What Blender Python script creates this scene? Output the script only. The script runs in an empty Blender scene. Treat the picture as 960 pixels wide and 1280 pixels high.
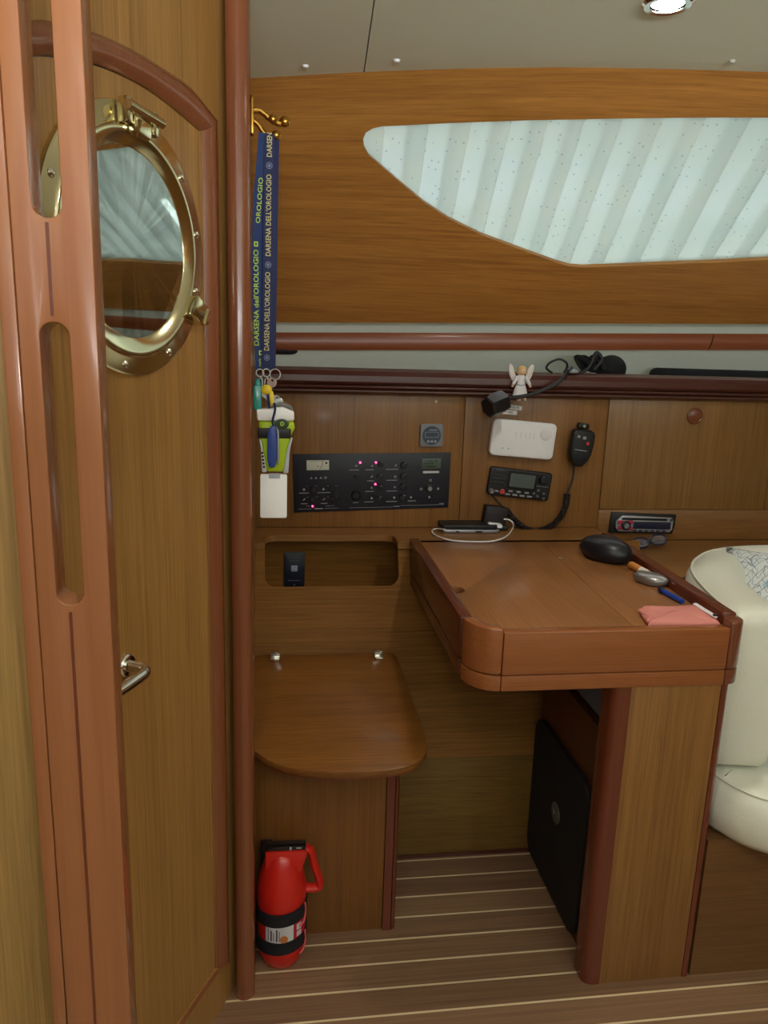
import bpy, bmesh, math, random
from math import sin, cos, pi, radians, sqrt, atan2
from mathutils import Vector as V, Matrix
from mathutils.geometry import tessellate_polygon, delaunay_2d_cdt
random.seed(7)
S = bpy.context.scene
COL = S.collection
# ------------------------------------------------------------------ camera model (recovered from the vanishing points)
F = 950.0
Dn = V((-140, 4260, 950)).normalized()
AY = V((-130, -217, 950)); AY = (AY - AY.dot(Dn) * Dn).normalized()
AZ = -Dn
AX = AY.cross(AZ)
CAM = V((0, 0, 1.3))
def ray(px, py):
    v = V((px - 480, py - 640, F)); return V((v.dot(AX), v.dot(AY), v.dot(AZ)))
def on(px, py, n, d):
    n = V(n); r = ray(px, py); return CAM + r * ((d - n.dot(CAM)) / n.dot(r))
def onY(px, py, y): return on(px, py, (0, 1, 0), y)
def onZ(px, py, z): return on(px, py, (0, 0, 1), z)
def onX(px, py, x): return on(px, py, (1, 0, 0), x)
# ------------------------------------------------------------------ materials
def lin(c):
    def f(v):
        v /= 255.0
        return v / 12.92 if v <= 0.04045 else ((v + 0.055) / 1.055) ** 2.4
    return (f(c[0]), f(c[1]), f(c[2]), 1)
MATS = {}
def mat(name, rgb, rough=0.5, metal=0.0, coat=0.0, emit=None, strength=1.0, trans=0.0, noise=0.0, bump=0.0, nscale=40, spec=0.5):
    if name in MATS: return MATS[name]
    m = bpy.data.materials.new(name); m.use_nodes = True
    nt = m.node_tree; b = nt.nodes['Principled BSDF']
    b.inputs['Base Color'].default_value = lin(rgb)
    b.inputs['Roughness'].default_value = rough
    b.inputs['Metallic'].default_value = metal
    b.inputs['Coat Weight'].default_value = coat
    b.inputs['Coat Roughness'].default_value = 0.12
    b.inputs['Specular IOR Level'].default_value = spec
    b.inputs['Transmission Weight'].default_value = trans
    if emit:
        b.inputs['Emission Color'].default_value = lin(emit); b.inputs['Emission Strength'].default_value = strength
    tc = nt.nodes.new('ShaderNodeTexCoord')
    no = nt.nodes.new('ShaderNodeTexNoise'); no.inputs['Scale'].default_value = nscale; no.inputs['Detail'].default_value = 4
    nt.links.new(tc.outputs['Object'], no.inputs['Vector'])
    mx = nt.nodes.new('ShaderNodeMix'); mx.data_type = 'RGBA'
    k = max(noise, 0.04)
    c = lin(rgb)
    mx.inputs['A'].default_value = (c[0] * (1 - k), c[1] * (1 - k), c[2] * (1 - k), 1)
    mx.inputs['B'].default_value = (min(1, c[0] * (1 + k)), min(1, c[1] * (1 + k)), min(1, c[2] * (1 + k)), 1)
    nt.links.new(no.outputs['Fac'], mx.inputs['Factor']); nt.links.new(mx.outputs['Result'], b.inputs['Base Color'])
    if bump:
        bu = nt.nodes.new('ShaderNodeBump'); bu.inputs['Strength'].default_value = bump; bu.inputs['Distance'].default_value = 0.002
        nt.links.new(no.outputs['Fac'], bu.inputs['Height']); nt.links.new(bu.outputs['Normal'], b.inputs['Normal'])
    MATS[name] = m; return m
def wood(name, dark, light, axis='z', rough=0.38, coat=0.15, fine=1.0, contrast=1.0, wave=0.0, spec=0.4, ignore=''):
    """veneer: long streaks of noise along one axis plus fine pores"""
    if name in MATS: return MATS[name]
    m = bpy.data.materials.new(name); m.use_nodes = True
    nt = m.node_tree; b = nt.nodes['Principled BSDF']; L = nt.links.new
    tc = nt.nodes.new('ShaderNodeTexCoord')
    src = tc.outputs['Object']
    if wave:
        n0 = nt.nodes.new('ShaderNodeTexNoise'); n0.inputs['Scale'].default_value = 2.2; n0.inputs['Detail'].default_value = 1
        L(src, n0.inputs['Vector'])
        sc = nt.nodes.new('ShaderNodeVectorMath'); sc.operation = 'SCALE'; sc.inputs['Scale'].default_value = wave
        L(n0.outputs['Color'], sc.inputs[0])
        ad = nt.nodes.new('ShaderNodeVectorMath'); ad.operation = 'ADD'; L(src, ad.inputs[0]); L(sc.outputs[0], ad.inputs[1]); src = ad.outputs[0]
    def layer(across, along, detail):
        mp = nt.nodes.new('ShaderNodeMapping')
        s = [across] * 3; s['xyz'.index(axis)] = along
        if ignore: s['xyz'.index(ignore)] = 0.0
        mp.inputs['Scale'].default_value = s
        n = nt.nodes.new('ShaderNodeTexNoise'); n.inputs['Scale'].default_value = 1; n.inputs['Detail'].default_value = detail
        n.inputs['Roughness'].default_value = 0.65
        L(src, mp.inputs['Vector']); L(mp.outputs[0], n.inputs['Vector']); return n.outputs['Fac']
    a = layer(22 * fine, 0.9, 4); c2 = layer(190 * fine, 2.2, 3); c3 = layer(420 * fine, 9, 2)
    m1 = nt.nodes.new('ShaderNodeMix'); m1.data_type = 'FLOAT'; m1.inputs['Factor'].default_value = 0.6; L(a, m1.inputs['A']); L(c2, m1.inputs['B'])
    m2 = nt.nodes.new('ShaderNodeMix'); m2.data_type = 'FLOAT'; m2.inputs['Factor'].default_value = 0.34; L(m1.outputs['Result'], m2.inputs['A']); L(c3, m2.inputs['B'])
    cr = nt.nodes.new('ShaderNodeValToRGB')
    w = 0.17 / contrast
    cr.color_ramp.elements[0].position = 0.5 - w; cr.color_ramp.elements[0].color = lin(dark)
    cr.color_ramp.elements[1].position = 0.5 + w; cr.color_ramp.elements[1].color = lin(light)
    L(m2.outputs['Result'], cr.inputs['Fac']); L(cr.outputs['Color'], b.inputs['Base Color'])
    b.inputs['Roughness'].default_value = rough; b.inputs['Coat Weight'].default_value = coat; b.inputs['Coat Roughness'].default_value = 0.15
    b.inputs['Specular IOR Level'].default_value = spec
    bu = nt.nodes.new('ShaderNodeBump'); bu.inputs['Strength'].default_value = 0.06; bu.inputs['Distance'].default_value = 0.001
    L(c2, bu.inputs['Height']); L(bu.outputs['Normal'], b.inputs['Normal'])
    MATS[name] = m; return m
TD, TL = (112, 74, 36), (158, 112, 60)
teak_v = wood('teak_veneer_upright', TD, TL, 'z')
teak_door = wood('teak_veneer_door', (126, 90, 44), (178, 132, 72), 'z')
teak_near = wood('teak_veneer_near', (120, 92, 46), (168, 132, 76), 'z', contrast=1.0, fine=0.8, rough=0.5, coat=0.0)
teak_h = wood('teak_veneer_level', TD, TL, 'x', wave=0.02)
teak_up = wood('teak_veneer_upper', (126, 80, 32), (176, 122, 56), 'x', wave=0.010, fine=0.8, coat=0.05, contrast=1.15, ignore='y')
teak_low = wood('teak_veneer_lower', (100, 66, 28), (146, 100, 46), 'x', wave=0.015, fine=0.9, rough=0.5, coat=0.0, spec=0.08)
teak_lock = wood('teak_veneer_locker', (118, 84, 42), (162, 120, 66), 'z')
teak_y = wood('teak_veneer_table', (126, 80, 44), (160, 108, 64), 'y', rough=0.3, coat=0.3)
maho_z = wood('mahogany_upright', (114, 64, 38), (138, 82, 52), 'z', rough=0.25, coat=0.5, contrast=0.6)
maho_near = wood('mahogany_near', (136, 84, 50), (156, 100, 64), 'z', rough=0.25, coat=0.6, contrast=0.5)
maho_x = wood('mahogany_level', (108, 54, 28), (136, 74, 42), 'x', rough=0.35, coat=0.15, contrast=0.7)
maho_front = wood('mahogany_table_edge', (130, 74, 38), (162, 98, 56), 'x', rough=0.22, coat=0.5, contrast=0.8)
maho_dk = wood('mahogany_dark_level', (70, 34, 26), (88, 44, 34), 'x', rough=0.28, coat=0.45, contrast=0.6)
maho_y = wood('mahogany_along_shaded', (80, 38, 24), (104, 52, 34), 'y', rough=0.25, coat=0.4, contrast=0.7)  # reddish wood, darkened so the colour carries the table's left-side shade
maho_post = wood('mahogany_post', (92, 44, 28), (118, 58, 38), 'z', rough=0.25, coat=0.4, contrast=0.6)
ceil_m = mat('ceiling_vinyl', (230, 236, 216), 0.75, noise=0.03, bump=0.12, nscale=260)
liner_m = mat('hull_liner', (205, 210, 200), 0.6, noise=0.04)
black = mat('black_plastic', (24, 24, 27), 0.42, noise=0.05)
blackm = mat('black_matte', (18, 18, 20), 0.8)
navy = mat('switch_panel_plastic', (28, 31, 44), 0.38)
white = mat('white_plastic', (244, 246, 250), 0.4)
chrome = mat('chrome', (225, 222, 215), 0.12, 1.0)
brass = mat('polished_brass', (226, 216, 176), 0.14, 1.0, noise=0.06, nscale=12)
brass_dk = mat('aged_brass', (196, 150, 70), 0.28, 1.0)
mirror_m = mat('mirror_glass', (226, 230, 226), 0.02, 1.0)
red = mat('red_plastic', (205, 34, 24), 0.35, coat=0.2)
leather = mat('cream_leather', (226, 226, 210), 0.38, noise=0.04, bump=0.15, nscale=160)
lettering_m = mat('printed_pale_grey', (168, 172, 180), 0.6)
led_m = mat('red_led', (255, 60, 90), 0.3, emit=(255, 40, 90), strength=9)
# ------------------------------------------------------------------ object helpers
steel = mat('dull_steel', (140, 137, 130), 0.35, 0.9)
ORG = {}
def link(name, me, parent=None):
    o = bpy.data.objects.new(name, me); COL.objects.link(o)
    if parent is not None: o.parent = parent
    return o
def thing(name, loc, label, cat, group=None):
    o = link(name, None); o.location = V(loc); ORG[o.name] = V(loc); o.empty_display_size = 0.05
    o['label'] = label; o['category'] = cat
    if group: o['group'] = group
    return o
def finish(name, bm, m, parent=None, smooth=True, angle=35, doublesided=False):
    bmesh.ops.recalc_face_normals(bm, faces=bm.faces[:])
    org = ORG.get(parent.name, V((0, 0, 0))) if parent is not None else V((0, 0, 0))
    own = V((0, 0, 0))
    if parent is None:
        n = len(bm.verts); c = V((0, 0, 0)); zmin = 1e9
        for v in bm.verts: c += v.co; zmin = min(zmin, v.co.z)
        own = c / max(n, 1); own.z = zmin
        org = own
    for v in bm.verts: v.co -= org
    if smooth:
        for f in bm.faces: f.smooth = True
        for e in bm.edges:
            if len(e.link_faces) == 2 and e.calc_face_angle(0) > radians(angle): e.smooth = False
    me = bpy.data.meshes.new(name); bm.to_mesh(me); bm.free()
    for mm in (m if isinstance(m, (list, tuple)) else [m]): me.materials.append(mm)
    o = link(name, me, parent)
    if parent is None: o.location = own
    ORG[o.name] = org
    return o
def tag(o, label, cat, group=None):
    o['label'] = label; o['category'] = cat
    if group: o['group'] = group
    return o
def struct(name, bm, m, parent=None, **k):
    o = finish(name, bm, m, parent, **k)
    if parent is None: o['kind'] = 'structure'
    return o
I4 = Matrix.Identity(4)
def frame(o, u, n):
    """matrix whose x = u, z = n (towards the room), y = n x u"""
    n = V(n).normalized(); u = V(u); u = (u - u.dot(n) * n).normalized(); v = n.cross(u)
    return Matrix(((u.x, v.x, n.x, o[0]), (u.y, v.y, n.y, o[1]), (u.z, v.z, n.z, o[2]), (0, 0, 0, 1)))
def NB(): return bmesh.new()
def bevel(bm, edges, w, seg):
    if w > 0 and edges:
        bmesh.ops.bevel(bm, geom=edges, offset=w, segments=seg, profile=0.5, affect='EDGES', clamp_overlap=True)
def merge(bm, t, M=I4, mi=0):
    """add temp bmesh t into bm"""
    mp = {}
    for v in t.verts: mp[v] = bm.verts.new(M @ v.co)
    for f in t.faces:
        try:
            nf = bm.faces.new([mp[v] for v in f.verts]); nf.material_index = mi
        except ValueError: pass
    t.free()
def box(bm, x0, x1, y0, y1, z0, z1, bv=0.0, M=I4, seg=2, mi=0):
    t = NB()
    vs = [t.verts.new((x, y, z)) for z in (z0, z1) for y in (y0, y1) for x in (x0, x1)]
    for q in ((0, 2, 3, 1), (4, 5, 7, 6), (0, 1, 5, 4), (2, 6, 7, 3), (0, 4, 6, 2), (1, 3, 7, 5)): t.faces.new([vs[i] for i in q])
    bevel(t, t.edges[:], bv, seg)
    merge(bm, t, M, mi); return bm
def prism(bm, outer, z0, z1, holes=(), bv=0.0, M=I4, seg=2, mi=0, taper=None):
    """polygon (x,y) extruded z0..z1 in frame M, with holes"""
    t = NB()
    loops = [list(outer)] + [list(h) for h in holes]
    tris = tessellate_polygon([[V((p[0], p[1], 0)) for p in l] for l in loops])
    flat = [p for l in loops for p in l]
    cx = sum(p[0] for p in outer) / len(outer); cy = sum(p[1] for p in outer) / len(outer)
    k = taper or 1.0
    lo = [t.verts.new((p[0], p[1], z0)) for p in flat]
    hi = [t.verts.new((cx + (p[0] - cx) * k, cy + (p[1] - cy) * k, z1)) for p in flat]
    if not holes:
        t.faces.new(lo); t.faces.new(hi)
    else:
        for a, b, c in tris:
            for s in (lo, hi):
                try: t.faces.new((s[a], s[b], s[c]))
                except ValueError: pass
    i = 0
    for l in loops:
        n = len(l)
        for j in range(n):
            a, b = i + j, i + (j + 1) % n
            t.faces.new((lo[a], lo[b], hi[b], hi[a]))
        i += n
    if bv:
        bmesh.ops.recalc_face_normals(t, faces=t.faces[:])
        es = [e for e in t.edges if len(e.link_faces) == 2 and e.calc_face_angle(0) > radians(50)]
        bevel(t, es, bv, seg)
    merge(bm, t, M, mi); return bm
def rrect(w, h, r, n=5, cx=0, cy=0):
    out = []
    for k, (sx, sy) in enumerate(((1, 1), (-1, 1), (-1, -1), (1, -1))):
        for i in range(n + 1):
            a = pi / 2 * (k + i / n)
            out.append((cx + sx * (w / 2 - r) + r * cos(a), cy + sy * (h / 2 - r) + r * sin(a)))
    return out
def circ(r, n=24, cx=0, cy=0, ry=None):
    ry = ry or r
    return [(cx + r * cos(2 * pi * i / n), cy + ry * sin(2 * pi * i / n)) for i in range(n)]
def lathe(bm, prof, M=I4, n=24, mi=0, sx=1, sy=1):
    """profile (r, z) around local z"""
    t = NB(); rings = []
    for r, z in prof:
        if r < 1e-6: rings.append([t.verts.new((0, 0, z))])
        else: rings.append([t.verts.new((r * cos(2 * pi * i / n) * sx, r * sin(2 * pi * i / n) * sy, z)) for i in range(n)])
    for a, b in zip(rings, rings[1:]):
        for i in range(n):
            j = (i + 1) % n
            if len(a) == 1 and len(b) == 1: continue
            if len(a) == 1: t.faces.new((a[0], b[i], b[j]))
            elif len(b) == 1: t.faces.new((a[i], a[j], b[0]))
            else: t.faces.new((a[i], a[j], b[j], b[i]))
    if len(rings[0]) > 1: t.faces.new(rings[0])
    if len(rings[-1]) > 1: t.faces.new(rings[-1])
    merge(bm, t, M, mi); return bm
def smooth_path(pts, k=6):
    P = [V(p) for p in pts]; out = []
    for i in range(len(P) - 1):
        p0 = P[max(i - 1, 0)]; p1 = P[i]; p2 = P[i + 1]; p3 = P[min(i + 2, len(P) - 1)]
        for j in range(k):
            t = j / k
            out.append(0.5 * ((2 * p1) + (p2 - p0) * t + (2 * p0 - 5 * p1 + 4 * p2 - p3) * t * t + (3 * p1 - p0 - 3 * p2 + p3) * t ** 3))
    out.append(P[-1]); return out
def tube(bm, pts, r, n=8, M=I4, mi=0, closed=False, flat=None, up=None):
    """tube along pts; r number or list; flat=(w,h) gives an elliptical/ribbon section"""
    t = NB(); P = [V(p) for p in pts]; N = len(P); rings = []
    prev = V(up) if up else None
    for i, p in enumerate(P):
        a = P[(i - 1) % N] if closed else P[max(i - 1, 0)]; b = P[(i + 1) % N] if closed else P[min(i + 1, N - 1)]
        d = (b - a).normalized()
        if prev is None: prev = V((0, 0, 1)) if abs(d.z) < 0.9 else V((1, 0, 0))
        x = (prev - prev.dot(d) * d)
        if x.length < 1e-5: x = d.orthogonal()
        x.normalize(); y = d.cross(x); prev = x
        rr = r[i] if isinstance(r, (list, tuple)) else r
        rx, ry = (rr, rr) if not flat else (rr * flat[0], rr * flat[1])
        rings.append([t.verts.new(p + x * rx * cos(2 * pi * j / n) + y * ry * sin(2 * pi * j / n)) for j in range(n)])
    pairs = list(zip(rings, rings[1:]))
    if closed: pairs.append((rings[-1], rings[0]))
    for a, b in pairs:
        for j in range(n):
            t.faces.new((a[j], a[(j + 1) % n], b[(j + 1) % n], b[j]))
    if not closed: t.faces.new(rings[0]); t.faces.new(rings[-1])
    merge(bm, t, M, mi); return bm
def ball(bm, c, r, M=I4, mi=0, n=12, s=(1, 1, 1)):
    t = NB(); bmesh.ops.create_uvsphere(t, u_segments=n * 2, v_segments=n, radius=1)
    for v in t.verts: v.co = V((v.co.x * r * s[0] + c[0], v.co.y * r * s[1] + c[1], v.co.z * r * s[2] + c[2]))
    merge(bm, t, M, mi); return bm
def text(bm, s, size, M, depth=0.0002, mi=0, align='CENTER', sx=1.0):
    cu = bpy.data.curves.new('t', 'FONT'); cu.body = s; cu.size = size; cu.extrude = depth; cu.align_x = align; cu.align_y = 'CENTER'
    cu.resolution_u = 2; cu.offset = size * 0.012
    o = bpy.data.objects.new('t', cu); COL.objects.link(o)
    dg = bpy.context.evaluated_depsgraph_get(); dg.update()
    me = bpy.data.meshes.new_from_object(o.evaluated_get(dg))
    t = NB(); t.from_mesh(me)
    for v in t.verts: v.co.x *= sx
    merge(bm, t, M, mi)
    bpy.data.objects.remove(o); bpy.data.meshes.remove(me); bpy.data.curves.remove(cu)
    return bm
def one(fn, *a, **k):
    b = NB(); fn(b, *a, **k); return b
def T(x, y, z): return Matrix.Translation((x, y, z))
def RZ(a): return Matrix.Rotation(a, 4, 'Z')

# ================================================================== FLOOR
def floor_material():
    m = bpy.data.materials.new('teak_and_holly_planks'); m.use_nodes = True
    nt = m.node_tree; b = nt.nodes['Principled BSDF']; L = nt.links.new
    tc = nt.nodes.new('ShaderNodeTexCoord')
    sep = nt.nodes.new('ShaderNodeSeparateXYZ'); L(tc.outputs['Object'], sep.inputs[0])
    def mth(op, a, bb=None, v=None):
        n = nt.nodes.new('ShaderNodeMath'); n.operation = op
        L(a, n.inputs[0]) if not isinstance(a, (int, float)) else None
        if bb is not None: L(bb, n.inputs[1])
        if v is not None: n.inputs[1].default_value = v
        return n.outputs[0]
    y = mth('ADD', sep.outputs['Y'], v=FLOOR_OFF)
    d = mth('DIVIDE', y, v=0.0643)
    fr = mth('FRACT', d)
    line = mth('LESS_THAN', fr, v=0.075)
    fl = mth('FLOOR', d)
    mp = nt.nodes.new('ShaderNodeMapping'); mp.inputs['Scale'].default_value = (2.0, 150, 1)
    L(tc.outputs['Object'], mp.inputs['Vector'])
    n1 = nt.nodes.new('ShaderNodeTexNoise'); n1.inputs['Scale'].default_value = 1; n1.inputs['Detail'].default_value = 5; L(mp.outputs[0], n1.inputs['Vector'])
    wn = nt.nodes.new('ShaderNodeTexWhiteNoise'); wn.noise_dimensions = '1D'; L(fl, wn.inputs['W'])
    cr = nt.nodes.new('ShaderNodeValToRGB')
    cr.color_ramp.elements[0].position = 0.3; cr.color_ramp.elements[0].color = lin((116, 86, 64))
    cr.color_ramp.elements[1].position = 0.7; cr.color_ramp.elements[1].color = lin((148, 114, 84))
    mm = nt.nodes.new('ShaderNodeMix'); mm.data_type = 'FLOAT'; mm.inputs['Factor'].default_value = 0.22
    L(n1.outputs['Fac'], mm.inputs['A']); L(wn.outputs['Value'], mm.inputs['B']); L(mm.outputs['Result'], cr.inputs['Fac'])
    mx = nt.nodes.new('ShaderNodeMix'); mx.data_type = 'RGBA'; L(line, mx.inputs['Factor']); L(cr.outputs['Color'], mx.inputs['A'])
    mx.inputs['B'].default_value = lin((222, 200, 160)); L(mx.outputs['Result'], b.inputs['Base Color'])
    b.inputs['Roughness'].default_value = 0.42
    return m
FLOOR_OFF = 0.0
bm = box(NB(), -1.6, 3.0, -1.4, 2.3, -0.03, 0.0)
fy = 0.45
FLOOR_OFF = fy - 1.685 + 0.0643 * 40 + 0.002
struct('floor', bm, floor_material(), smooth=False)
# ================================================================== CEILING
CZ = 1.84
bm = NB()
sl = onZ(468, 0, CZ); s2 = onZ(455, 90, CZ)
dx = (s2.x - sl.x) / (s2.y - sl.y)
def seamx(y): return sl.x + (y - sl.y) * dx
for x0a, x0b, x1a, x1b in ((-1.6, -1.6, seamx(-0.05) - 0.0012, seamx(2.3) - 0.0012), (seamx(-0.05) + 0.0012, seamx(2.3) + 0.0012, 3.0, 3.0)):
    DLQ = [onZ(835, 4, CZ), V((-0.13, 0.40, CZ)), V((0.95, 0.25, CZ))]
    holes = [circ(0.031, 28, c.x, c.y) for c in DLQ if (c.x > seamx(c.y)) == (x1a > 2)]
    prism(bm, [(x0a, -0.05), (x1a, -0.05), (x1b, 2.3), (x0b, 2.3)], CZ, CZ + 0.02, holes)
box(bm, -1.6, 3.0, -0.05, 2.3, CZ + 0.06, CZ + 0.08)
for q_ in ((-1.6, -0.40, -1.3, -0.05), (0.75, 3.0, -1.3, -0.05), (-0.40, 0.75, -1.3, -0.85)): box(bm, q_[0], q_[1], q_[2], q_[3], CZ, CZ + 0.06)
struct('wall_aft', box(NB(), -1.6, 3.0, -1.34, -1.3, 0.0, 1.36), liner_m)
struct('wall_port', box(NB(), -1.62, -1.6, -1.3, 0.74, 0.0, CZ), teak_v)
struct('wall_forward', box(NB(), 2.7, 2.72, -1.3, 2.3, 0.0, CZ), teak_v)
ceiling_o = struct('ceiling', bm, ceil_m, smooth=False)
for p, lab in (((382, 82), 'white screw cap left of the ceiling seam'), ((496, 75), 'white screw cap just right of the ceiling seam'), ((915, 76), 'pale screw cap on the ceiling right of the downlight')):
    q = onZ(p[0], p[1], CZ)
    bm = lathe(NB(), [(0.0, -0.0045), (0.004, -0.004), (0.0062, -0.002), (0.0068, 0.0)], T(q.x, q.y, CZ), 16)
    finish('screw_cap', bm, white if p[0] < 900 else mat('dull_white_cap', (190, 190, 180), 0.6), ceiling_o)
# downlights: the one in view, plus two unseen ones added for their light
DL = [onZ(835, 4, CZ), V((-0.13, 0.40, CZ)), V((0.95, 0.25, CZ))]
for k, q in enumerate(DL):
    t = thing('ceiling_downlight', (q.x, q.y, CZ), ['round chrome downlight, lit, at the top edge of the photo above the window', 'unseen round chrome downlight added above the slotted wooden post', 'unseen round chrome downlight added above the front of the settee'][k], 'ceiling light', 'ceiling downlights')
    cz0 = CZ - (0.0 if k == 0 else 0.004)
    finish('rim', lathe(NB(), [(0.028, 0.0), (0.027, -0.004), (0.036, -0.005), (0.041, -0.001), (0.041, 0.001), (0.0305, 0.001)], T(q.x, q.y, cz0), 32), chrome, t)
    finish('reflector', lathe(NB(), [(0.030, 0.0), (0.0275, 0.010), (0.026, 0.014), (0.015, 0.030)], T(q.x, q.y, cz0), 32), mat('white_reflector', (240, 238, 232), 0.5), t)
    finish('bulb', lathe(NB(), [(0.0, -0.0075), (0.014, -0.0055), (0.0255, -0.0005), (0.0262, 0.010), (0.012, 0.026), (0.0, 0.028)], T(q.x, q.y, cz0), 24), mat('lit_bulb', (255, 246, 230), 0.3, emit=(255, 244, 226), strength=45), t)

# ================================================================== UPPER PANEL (cabin side) with eyebrow window
def lerp(a, b, t): return a + (b - a) * t
def interp(tab, x):
    if x <= tab[0][0]:
        (a, b), (c, d) = tab[0], tab[1]
    elif x >= tab[-1][0]:
        (a, b), (c, d) = tab[-2], tab[-1]
    else:
        for i in range(len(tab) - 1):
            if tab[i][0] <= x <= tab[i + 1][0]: (a, b), (c, d) = tab[i], tab[i + 1]; break
    return b + (d - b) * (x - a) / (c - a)
tops = [onZ(x, y, CZ) for x, y in ((312, 98), (380, 94), (455, 90), (520, 87.5), (600, 85), (700, 84), (830, 86), (960, 90))]
TOPY = [(p.x, p.y) for p in tops]
BL = onY(345, 403, 2.03); BR = onY(960, 405, 1.97)
def botz(x): return BL.z + (BR.z - BL.z) * (min(x, 1.9) - BL.x) / (BR.x - BL.x)
def boty(x): return 2.03 + (1.97 - 2.03) * (x - BL.x) / (BR.x - BL.x)
def surf(x, v, off=0.0):
    """x along the side, v 0 bottom..1 top, off = distance outwards"""
    yb, yt = boty(x), interp(TOPY, x)
    zb = botz(x)
    p = V((x, lerp(yb, yt, v), lerp(zb, CZ, v)))
    n = V((0, CZ - zb, yb - yt)).normalized()
    return p + n * off
def px_to_surf(px, py):
    r = ray(px, py); x, v = 0.7, 0.5
    for _ in range(12):
        # intersect with tangent plane
        p = surf(x, v); e = 1e-3
        du = (surf(x + e, v) - p) / e; dv = (surf(x, v + e) - p) / e
        n = du.cross(dv); t = n.dot(p - CAM) / n.dot(r); q = CAM + r * t - p
        # solve q = a du + b dv
        A = du.dot(du); B = du.dot(dv); C2 = dv.dot(dv); q1 = q.dot(du); q2 = q.dot(dv); det = A * C2 - B * B
        x += (q1 * C2 - q2 * B) / det; v += (A * q2 - B * q1) / det
    return x, v
# outline of the opening as seen, closed to the right beyond the frame
wpx = [(960, 147), (860, 147), (760, 148.5), (660, 150.5), (560, 154), (500, 157), (478, 158), (466, 160.5), (457, 166), (454, 174), (455, 183), (461, 194),
       (476, 207), (500, 228), (530, 253), (560, 273), (600, 293), (640, 308), (670, 319), (695, 328), (712, 333), (728, 334.5), (760, 333.5), (820, 331), (890, 328.5), (960, 325)]
WIN = [px_to_surf(*p) for p in wpx]
xr = WIN[0][0]
WIN = [(2.25, WIN[0][1] - 0.12), (2.12, WIN[0][1] - 0.03)] + WIN + [(2.12, WIN[-1][1] + 0.06), (2.25, WIN[-1][1] + 0.14), (2.30, 0.45)]
XL, XR = -0.075, 2.6
outer = []
N = 54
for i in range(N + 1): outer.append((lerp(XL, XR, i / N), 0.0))
for i in range(N + 1): outer.append((lerp(XR, XL, i / N), 1.0))
grid = []
for i in range(1, N):
    for j in range(1, 12):
        grid.append((lerp(XL, XR, i / N), j / 12))
def inside(p, poly):
    c = False; n = len(poly)
    for i in range(n):
        a, b = poly[i], poly[(i + 1) % n]
        if (a[1] > p[1]) != (b[1] > p[1]) and p[0] < (b[0] - a[0]) * (p[1] - a[1]) / (b[1] - a[1]) + a[0]: c = not c
    return c
pts = outer + WIN + grid
ed = [(i, (i + 1) % len(outer)) for i in range(len(outer))] + [(len(outer) + i, len(outer) + (i + 1) % len(WIN)) for i in range(len(WIN))]
vo, eo, fo, _, _, _ = delaunay_2d_cdt([V(p) for p in pts], ed, [], 0, 1e-6)
bm = NB()
fr_ = [bm.verts.new(surf(p.x, p.y, 0)) for p in vo]; bk = [bm.verts.new(surf(p.x, p.y, 0.012)) for p in vo]
cnt = {}
for f in fo:
    c = sum((vo[i] for i in f), V((0, 0))) / len(f)
    if inside(c, WIN): continue
    bm.faces.new([fr_[i] for i in f]); bm.faces.new([bk[i] for i in reversed(f)])
    for a, b in zip(f, list(f[1:]) + [f[0]]):
        k = (min(a, b), max(a, b)); cnt[k] = cnt.get(k, 0) + 1
for (a, b), c in cnt.items():
    if c == 1: bm.faces.new((fr_[a], fr_[b], bk[b], bk[a]))
for v in [v for v in bm.verts if not v.link_faces]: bm.verts.remove(v)
struct('wall_upper', bm, teak_up, angle=30)
# window frame lip + pane, outside the curtain
wthing = link('window_1', None); wthing['kind'] = 'structure'; wthing.location = surf(0.9, 0.3, 0.05); ORG[wthing.name] = V(wthing.location)
def ring_strip(bm, loop, o0, o1):
    a = [bm.verts.new(surf(x, v, o0)) for x, v in loop]; b = [bm.verts.new(surf(x, v, o1)) for x, v in loop]
    n = len(loop)
    for i in range(n): bm.faces.new((a[i], a[(i + 1) % n], b[(i + 1) % n], b[i]))
def off_loop(loop, d):
    cx = 1.15; cv = 0.55; out = []
    n = len(loop)
    for i, (x, v) in enumerate(loop):
        ax, av = loop[i - 1]; bx, bv_ = loop[(i + 1) % n]
        tx, tv = bx - ax, (bv_ - av) * 0.5; l = sqrt(tx * tx + tv * tv) or 1
        nx, nv = tv / l, -tx / l
        out.append((x + nx * d, v + nv * d / 0.5))
    return out
big = off_loop(WIN, -0.012) if inside(off_loop(WIN, 0.01)[12], WIN) else off_loop(WIN, 0.012)
bm = NB()
l1 = [surf(x, v, 0.0125) for x, v in WIN]; l2 = [surf(x, v, 0.0125) for x, v in big]
l3 = [surf(x, v, 0.062) for x, v in big]; l4 = [surf(x, v, 0.062) for x, v in off_loop(WIN, 0)]
A = [[bm.verts.new(p) for p in l] for l in (l2, l3)]
n = len(WIN)
for a, b in zip(A, A[1:]):
    for i in range(n): bm.faces.new((a[i], a[(i + 1) % n], b[(i + 1) % n], b[i]))
struct('window_frame', bm, mat('window_reveal', (205, 205, 196), 0.6), wthing)
gm = bpy.data.materials.new('window_glass'); gm.use_nodes = True
nt = gm.node_tree; nt.nodes.clear()
o_ = nt.nodes.new('ShaderNodeOutputMaterial'); mx = nt.nodes.new('ShaderNodeMixShader'); tr = nt.nodes.new('ShaderNodeBsdfTransparent'); gl = nt.nodes.new('ShaderNodeBsdfGlossy')
gl.inputs['Roughness'].default_value = 0.03; tr.inputs['Color'].default_value = (0.86, 0.93, 0.93, 1); mx.inputs[0].default_value = 0.08
nt.links.new(tr.outputs[0], mx.inputs[1]); nt.links.new(gl.outputs[0], mx.inputs[2]); nt.links.new(mx.outputs[0], o_.inputs[0])
bm = NB()
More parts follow.
